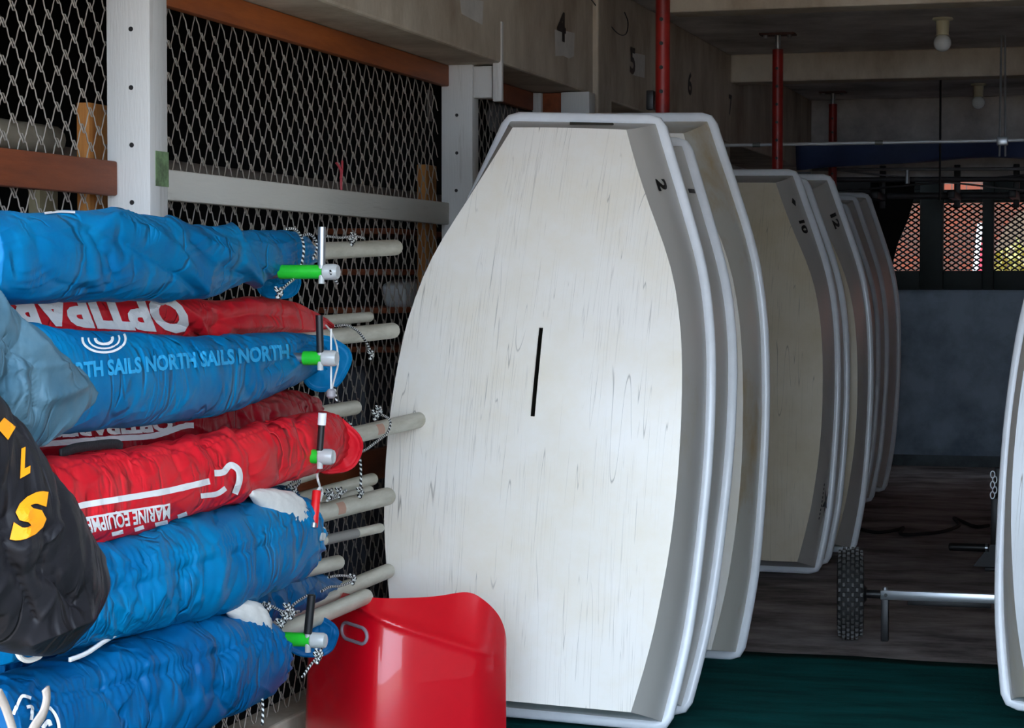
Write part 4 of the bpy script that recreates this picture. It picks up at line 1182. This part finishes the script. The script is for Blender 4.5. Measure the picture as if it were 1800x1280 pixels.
# 6 blue bag
b6 = Bag([(-20, 985, 1168), (100, 962, 1142), (200, 938, 1118), (300, 914, 1092), (400, 884, 1062), (470, 866, 1034), (508, 870, 1016), (521, 884, 1008)], -2.42, .85, 6, wr=1.0, lam=.16, diag=.7, endk=.94)
b6.creases = [([(195, 950), (236, 985), (214, 1034)], -1.1), ([(332, 998), (302, 1062)], -1), ([(372, 985), (360, 1042)], -.9), ([(420, 972), (402, 1032)], -.9), ([(462, 962), (456, 1012)], -.8), ([(252, 1024), (230, 1078)], -.9), ([(285, 1012), (262, 1068)], .8), ([(395, 980), (380, 1036)], .8), ([(350, 920), (372, 950)], -.6), ([(430, 890), (452, 930)], -.7), ([(280, 940), (262, 990)], 1.0), ([(180, 1052), (260, 1022), (340, 995), (420, 972), (505, 950)], -.7)]
b6.seams = [(0, lambda a: .42, 1)]
o6 = make_bag(b6, M_bag_blue2, 'blue sail bag with a stitched seam under the red ones')
# 7 bottom blue bag
b7 = Bag([(-40, 1200, 1405), (60, 1172, 1375), (150, 1142, 1340), (250, 1112, 1310), (340, 1086, 1278), (410, 1076, 1244), (455, 1092, 1220), (479, 1118, 1200)], -2.42, .85, 7, wr=1.05, lam=.18, diag=-.7, endk=.9)
b7.creases = [([(110, 1212), (200, 1200), (290, 1185), (380, 1152), (440, 1122)], -.7), ([(300, 1184), (332, 1226)], -1), ([(345, 1168), (362, 1220)], -1), ([(400, 1142), (380, 1202), (396, 1242)], -1.2), ([(418, 1130), (404, 1190)], 1.0), ([(250, 1195), (266, 1248)], -.9), ([(196, 1150), (252, 1178)], 1.0), ([(280, 1118), (332, 1142)], -.9), ([(350, 1098), (402, 1132)], -.9), ([(318, 1112), (362, 1140)], .9), ([(190, 1205), (215, 1262)], -.8)]
b7.seams = [(0, lambda a: .46, 1)]
o7 = make_bag(b7, M_bag_blue, 'lowest blue sail bag with cream webbing ties')
# 8, 9 bags behind
b8 = Bag([(-40, 1115, 1235), (150, 1085, 1200), (300, 1058, 1160), (430, 1020, 1112), (520, 1006, 1078), (575, 1012, 1056), (600, 1026, 1046)], -2.64, .9, 8)
o8 = make_bag(b8, M_bag_blue, 'dark blue sail bag wedged behind the two lowest ones')
flap(o8, (545, 1118), 46, M_bag_blue, -2.5, .72)
b9 = Bag([(180, 885, 975), (330, 868, 945), (430, 858, 920), (495, 852, 898), (516, 858, 890)], -2.64, .9, 9)
o9 = make_bag(b9, M_bag_blue, 'thin blue sail bag behind the spar ends below the red bags', na=90)
def corner_cloth(st, X, parent, seed):
    """White sail corner bulging out of the bag mouth."""
    q = Bag(st, X, .8, seed, wr=.5, lam=.09)
    o = put('sail_corner', q.mesh(M_sailcloth, na=40, nphi=48), parent)
    o['label'] = 'white sailcloth corner showing at the bag mouth'
corner_cloth([(440, 862, 872), (462, 860, 898), (490, 862, 932), (512, 868, 946), (526, 884, 940)], -2.36, o6, 21)
corner_cloth([(396, 1066, 1076), (418, 1056, 1094), (444, 1058, 1114), (462, 1076, 1124), (468, 1092, 1120)], -2.36, o7, 22)
# cream ties and emblem on the lowest bag
def strap_mesh(pts, X, wpx, m, name, parent):
    ps = spline([atX(p[0], p[1], X) for p in pts], 8)
    dist = (ps[0] - CAM).dot(_F); hw = wpx * dist / FPX / 2
    vs, fs = [], []
    for i, p in enumerate(ps):
        t = (ps[min(i + 1, len(ps) - 1)] - ps[max(i - 1, 0)]).normalized()
        s_ = t.cross(Vector((1, 0, 0))).normalized()
        vs += [p - s_ * hw, p + s_ * hw]
    for i in range(len(ps) - 1): fs.append((2*i, 2*i+2, 2*i+3, 2*i+1))
    o = put(name, mesh(name, vs, fs, m, 60), parent)
    md = o.modifiers.new('t', 'SOLIDIFY'); md.thickness = .006
    return o
XS = -2.3
strap_mesh([(28, 1330), (22, 1290), (8, 1245), (-5, 1218)], XS + .02, 19, M_cream, 'webbing_tie', o7)
strap_mesh([(36, 1330), (54, 1285), (73, 1255), (80, 1228), (78, 1210)], XS + .03, 21, M_cream, 'webbing_tie', o7)
for (pts, r_) in (([(24, 1256), (30, 1240), (36, 1227), (42, 1224), (54, 1228)], .004), ([(85, 1243), (96, 1256), (102, 1272), (103, 1290)], .004), ([(46, 1244), (55, 1243), (56, 1252), (54, 1266)], .004), ([(74, 1280), (84, 1268), (88, 1276)], .005)):
    b7.band(pts, r_ * 1400, M_print, o7, 'printed_emblem', n=30)
strap_mesh([(120, 1160), (150, 1148), (180, 1128), (206, 1112)], -2.36, 8, M_print, 'white_edge', o8)
# black strap lying between the red bags
o = strap_mesh([(104, 798), (130, 788), (165, 783), (200, 780), (212, 787)], -2.43, 17, M_webblack, 'webbing_strap', None)
tag(o, 'short black webbing strap lying between the red sail bags', 'strap')

# faded and black bags hanging at the left, nearest the camera
bg_ = Bag([(-70, 470, -190, 690), (0, 540, -115, 735), (55, 588, -50, 775), (105, 632, 15, 795), (140, 672, 55, 778), (147, 690, 100, 730)], -2.3, .55, 11, wr=1.2, gather=False, fold=1.2, lam=.22, diag=.5)
bg_.creases = [([(20, 590), (60, 640), (62, 720)], -1.5), ([(70, 610), (110, 660)], 1.2), ([(30, 640), (45, 740)], 1.2), ([(80, 700), (140, 684)], 1.2), ([(0, 570), (30, 660)], -1.2)]
o10 = make_bag(bg_, M_bag_grey, 'faded grey-blue sail bag drooping over the left end of the stack')
bk = Bag([(-120, 560, -320, 800), (-22, 690, -205, 915), (26, 765, -160, 1010), (80, 850, -95, 1080), (128, 925, -35, 1115), (160, 998, 8, 1140), (164, 1035, 42, 1150), (148, 1085, 76, 1152), (124, 1132, 100, 1148)], -2.16, .42, 12, wr=1.1, gather=False, fold=1.5, lam=.3, diag=.6)
bk.creases = [([(86, 932), (80, 1012)], -2), ([(104, 926), (86, 955)], 1.4), ([(86, 1000), (132, 1062)], -1.6), ([(28, 1000), (60, 1092)], -2), ([(146, 1088), (60, 1122)], 1.8), ([(45, 900), (40, 990)], 1.2), ([(-5, 830), (20, 1000)], -1.5)]
o11 = make_bag(bk, M_bag_black, 'black sail bag with orange letters hanging at the left edge')
bk.print_text('S', (18, 950), (78, 930), (34, 880), (88, 862), M_printorange, o11, bold=.06)
bk.print_text('L', (34, 838), (52, 828), (36, 792), (54, 784), M_printorange, o11, bold=.06)
bk.print_text('I', (-8, 748), (14, 772), (4, 734), (26, 752), M_printorange, o11, bold=.06)
mb = MB().tube(spline([atX(p[0], p[1], -2.2) for p in ((28, 1140), (36, 1156), (50, 1161), (66, 1156), (72, 1150))], 6), .006, 8)
mb.build('white_cord', M_cordwh, o11)

# ================================================================== SPARS
def spar(a, b, X, r, label, cap=None, band=None, mark=None, back=.8, cut=False):
    A, B = atX(a[0], a[1], X), atX(b[0], b[1], X)
    d = (B - A).normalized(); S = A - d * back
    dist = (B - CAM).dot(_F); rr = r * dist / FPX
    root = thing('spar', tuple(S), label, 'spar', 'spars in the sail bags')
    t = rod(MB(), S, B, rr, 18, rr * .55).build('tube', M_spar, root, 60)
    if cap: rod(MB(), B - d * .035, B + d * .004, rr * 1.03, 18, rr * .5).build('end_cap', M_sparcap, root, 60)
    if band:
        p, q = atX(*band[0], X), atX(*band[1], X)
        rod(MB(), A + d * (p - A).dot(d), A + d * (q - A).dot(d), rr * 1.02, 18).build('tape_band', M_sparband, root, 60)
    if mark:
        p = atX(*mark, X); n = MB(); L0 = (p - A).dot(d); c0 = A + d * L0
        up = Vector((0, 0, 1)); sd = d.cross(up).normalized(); sd = sd if sd.dot(CAM - c0) > 0 else -sd
        vs, fs = [], []
        for i in range(6):
            for k in range(6):
                an = R(-25 + 75 * k / 5); vs.append(c0 + d * (.035 * (i / 5 - .5) * 2) + (sd * math.cos(an) + up * math.sin(an)) * rr * 1.02)
        for i in range(5):
            for k in range(5): fs.append((i*6+k, (i+1)*6+k, (i+1)*6+k+1, i*6+k+1))
        put('faded_label', mesh('faded_label', vs, fs, M_redprint, 60), t)
    return root
spar((535, 443), (697, 435), -2.6, 14, 'pale spar out of the topmost blue bag')
spar((590, 562), (650, 557), -2.72, 9, 'thinner pale spar above its thicker neighbour at the red bag mouth')
spar((590, 592), (692, 581), -2.6, 14, 'thick pale spar level with the red bag mouth')
spar((548, 562), (551, 562), -2.74, 9, 'short pale spar stub behind the upper black pin')
spar((530, 712), (556, 704), -2.74, 9, 'short pale spar stub above the lower red bag')
spar((545, 730), (626, 716), -2.66, 13, 'pale spar stub just under the white drawstring')
spar((610, 768), (742, 737), -2.55, 14, 'pale spar with a dark cap crossing in front of the big dinghy', cap=True, mark=(657, 755))
spar((490, 852), (553, 832), -2.7, 10, 'pale spar beside the wooden rail under the lower red bag')
spar((560, 868), (656, 842), -2.7, 11, 'pale spar directly behind the hanging cord knot')
spar((560, 888), (650, 862), -2.64, 9, 'slim spar tucked between two thicker ones')
spar((530, 910), (683, 872), -2.55, 16, 'thickest pale spar with a faded label behind the red pin', mark=(586, 896))
spar((515, 962), (669, 928), -2.55, 8.5, 'slim pale spar with a grey tape band', band=((569, 949), (625, 937)))
spar((515, 1008), (596, 988), -2.6, 13, 'pale spar stub beside the stitched blue bag')
spar((560, 1054), (684, 1003), -2.62, 13, 'long pale spar touching the front dinghy edge low down')
spar((470, 1098), (590, 1046), -2.6, 10, 'pale spar with a blue ring above the lowest arm')
spar((470, 1122), (645, 1048), -2.48, 14, 'lowest pale spar ending above the red hull')

# ================================================================== RACK ARMS
def arm(pc, pin0, pin1, label, pin_m, length=.11, pin_r=7, red=False, yarm=6.07, top_cap=None):
    C0 = atY(pc[0], pc[1], yarm); z = C0.z; x1 = C0.x
    k = (C0 - CAM).dot(_F) / FPX
    root = thing('rack_arm', (-2.83, yarm, z), label, 'rack arm', 'rack arms')
    rod(MB(), (-2.86, yarm, z), (x1 - .02, yarm, z), .016, 14).build('tube', M_steel, root)
    rod(MB(), (x1 - .03 - length, yarm, z), (x1 - .022, yarm, z), .021, 16).build('green_sleeve', M_green, root)
    mb = MB(); lathe(mb, [(.02, -.022), (.024, -.018), (.024, .016), (.02, .024), (.008, .026)], (x1, yarm, z), 'x', 16); mb.build('clear_cap', M_clear, root, 30)
    if pin0:
        p, q = atY(pin0[0], pin0[1], yarm - .01), atY(pin1[0], pin1[1], yarm - .01)
        rod(MB(), q, p, pin_r * k, 14).build('stop_pin', pin_m, root)
        rod(MB(), Vector((q.x, q.y, z - .035)), Vector((q.x, q.y, z + .03)), .009, 12).build('pin_fitting', M_clear, root)
        if top_cap:
            rod(MB(), p + (q - p) * .32, p, pin_r * 1.25 * k, 14).build('pin_cap', M_print, root)
    return root
arm((581, 478), (566, 399), (565, 466), 'topmost rack arm with a chrome stop pin', M_steel, .13)
arm((579, 630), (561, 554), (563, 620), 'second rack arm with a worn black stop pin', M_blackm, .05, 6.5)
arm((573, 803), (567, 726), (562, 792), 'third rack arm with a white-topped stop pin', M_blackm, .045, 6, top_cap=True)
arm((559, 1126), (548, 1046), (541, 1114), 'lowest rack arm with a black stop pin', M_blackm, .08, 7.5)
arm((556, 938), None, None, 'fourth rack arm, hidden behind the red pin', M_steel, .03)
rt = thing('red_handle_pin', tuple(atX(555, 925, -2.32)), 'red plastic pin hanging on white cord below the lower red bag', 'pin')
rod(MB(), atX(551, 927, -2.32), atX(557, 862, -2.32), .013, 14, .003).build('red_body', mat('red_plastic', (222, 24, 30), rough=.35), rt)
rod(MB(), atX(551, 928, -2.30), atX(552, 920, -2.30), .009, 12).build('rivet', M_steel, rt)
mb = MB(); mb.tube([atX(550, 928, -2.33), atX(535, 945, -2.33)], [.008, .012], 8); mb.build('metal_tongue', M_steel, rt)
mb = MB().tube(spline([atX(557, 834, -2.33), atX(559, 845, -2.31), atX(562, 856, -2.32), atX(557, 864, -2.32), atX(565, 858, -2.33), atX(566, 868, -2.34), atX(563, 880, -2.33)], 5), .0035, 6)
mb.build('white_cord', M_cordwh, rt)

# ================================================================== CORDS
def cord(pts, X, r, label, m=M_cordw, knot=None):
    ps = spline([atX(p[0], p[1], (p[2] if len(p) > 2 else X)) for p in pts], 6)
    root = thing('cord', tuple(ps[0]), label, 'cord', 'cords on the sail bags')
    MB().tube(ps, r, 7).build('strand', m, root, 60)
    for kn in (knot or []):
        c = atX(kn[0], kn[1], kn[2] if len(kn) > 2 else X)
        kp = [c + Vector((.006 * math.cos(3 * t), .013 * math.sin(2 * t) , .013 * math.cos(t + .4) + .004 * math.sin(5 * t))) for t in np.linspace(0, 2 * math.pi, 25)[:-1]]
        MB().tube(spline(kp, 3, True), r * 1.05, 6, closed=True).build('knot', m, root, 60)
    return root
cord([(505, 402), (520, 404), (531, 420), (534, 440), (530, 465), (522, 485), (505, 500), (492, 512)], -2.40, .0042, 'black and white cord hanging round the topmost blue bag mouth', knot=[(490, 515)])
cord([(530, 415), (545, 412), (556, 425), (557, 440), (550, 455)], -2.42, .0042, 'speckled cord looped behind the chrome pin')
cord([(572, 415), (600, 418), (622, 415), (640, 419)], -2.58, .0042, 'taut speckled cord above the topmost spar', knot=[(622, 418), (618, 424)])
cord([(580, 476), (585, 487), (593, 498)], -2.275, .004, 'short cord end under the topmost clear cap')
cord([(590, 573), (610, 572), (628, 582), (640, 596), (650, 615), (652, 622)], -2.54, .0045, 'speckled cord arching off the thick spar', knot=[(652, 624)])
cord([(615, 742), (622, 762), (630, 790), (634, 820), (634, 850), (633, 865)], -2.5, .0045, 'speckled cord hanging down beside the lower red bag', knot=[(633, 866)])
cord([(620, 795), (640, 792), (660, 778), (680, 762), (686, 745), (682, 735), (668, 728)], -2.5, .0045, 'speckled cord looped over the dark-capped spar', knot=[(666, 722), (660, 730)])
cord([(570, 868), (585, 872), (600, 868), (608, 862), (590, 874), (575, 880)], -2.48, .0045, 'speckled cord bundled on the spars behind the red pin', knot=[(580, 868), (596, 866)])
cord([(578, 1015), (600, 1012), (624, 1018), (600, 1030), (580, 1032), (565, 1040)], -2.5, .0045, 'speckled cord threaded through the long low spar', knot=[(620, 1018)])
cord([(450, 1062), (475, 1065), (500, 1075), (520, 1060), (540, 1047)], -2.4, .0042, 'speckled cord tied to the lowest stop pin', knot=[(505, 1070), (512, 1078), (470, 1068)])
cord([(525, 1075), (508, 1080), (495, 1095), (480, 1110), (472, 1122), (488, 1118), (491, 1105)], -2.4, .0045, 'speckled cord wound round the lowest spar', knot=[(500, 1085), (492, 1098)])
cord([(560, 1145), (562, 1152), (552, 1162), (542, 1175), (532, 1190)], -2.3, .0042, 'speckled cord end hanging under the lowest clear cap', knot=[(561, 1150), (558, 1156)])
cord([(458, 1215), (462, 1240), (461, 1275)], -2.35, .004, 'speckled cord hanging from the lowest bag mouth')
cord([(503, 858), (515, 848), (528, 846), (520, 856)], -2.55, .0042, 'speckled cord knotted at the thin blue bag', knot=[(516, 862)])
wc = cord([(573, 572, -2.38), (583, 585, -2.34), (592, 610, -2.3), (594, 640, -2.28), (588, 665, -2.3), (582, 690, -2.32)], -2.3, .003, 'white drawstring hanging in front of the second clear cap', M_cordwh)
MB().tube(spline([atX(p[0], p[1], -2.3) for p in ((582, 578), (582, 630), (582, 690))], 4), .003, 6).build('strand', M_cordwh, wc)
lathe(MB(), [(.008, -.014), (.014, -.008), (.014, .008), (.008, .014)], atX(582, 692, -2.3), 'z', 12).build('toggle', mat('grey_toggle', (150, 146, 150), rough=.4), wc)
cord([(588, 680), (590, 695), (592, 708)], -2.34, .004, 'short speckled cord beside the white drawstring toggle')
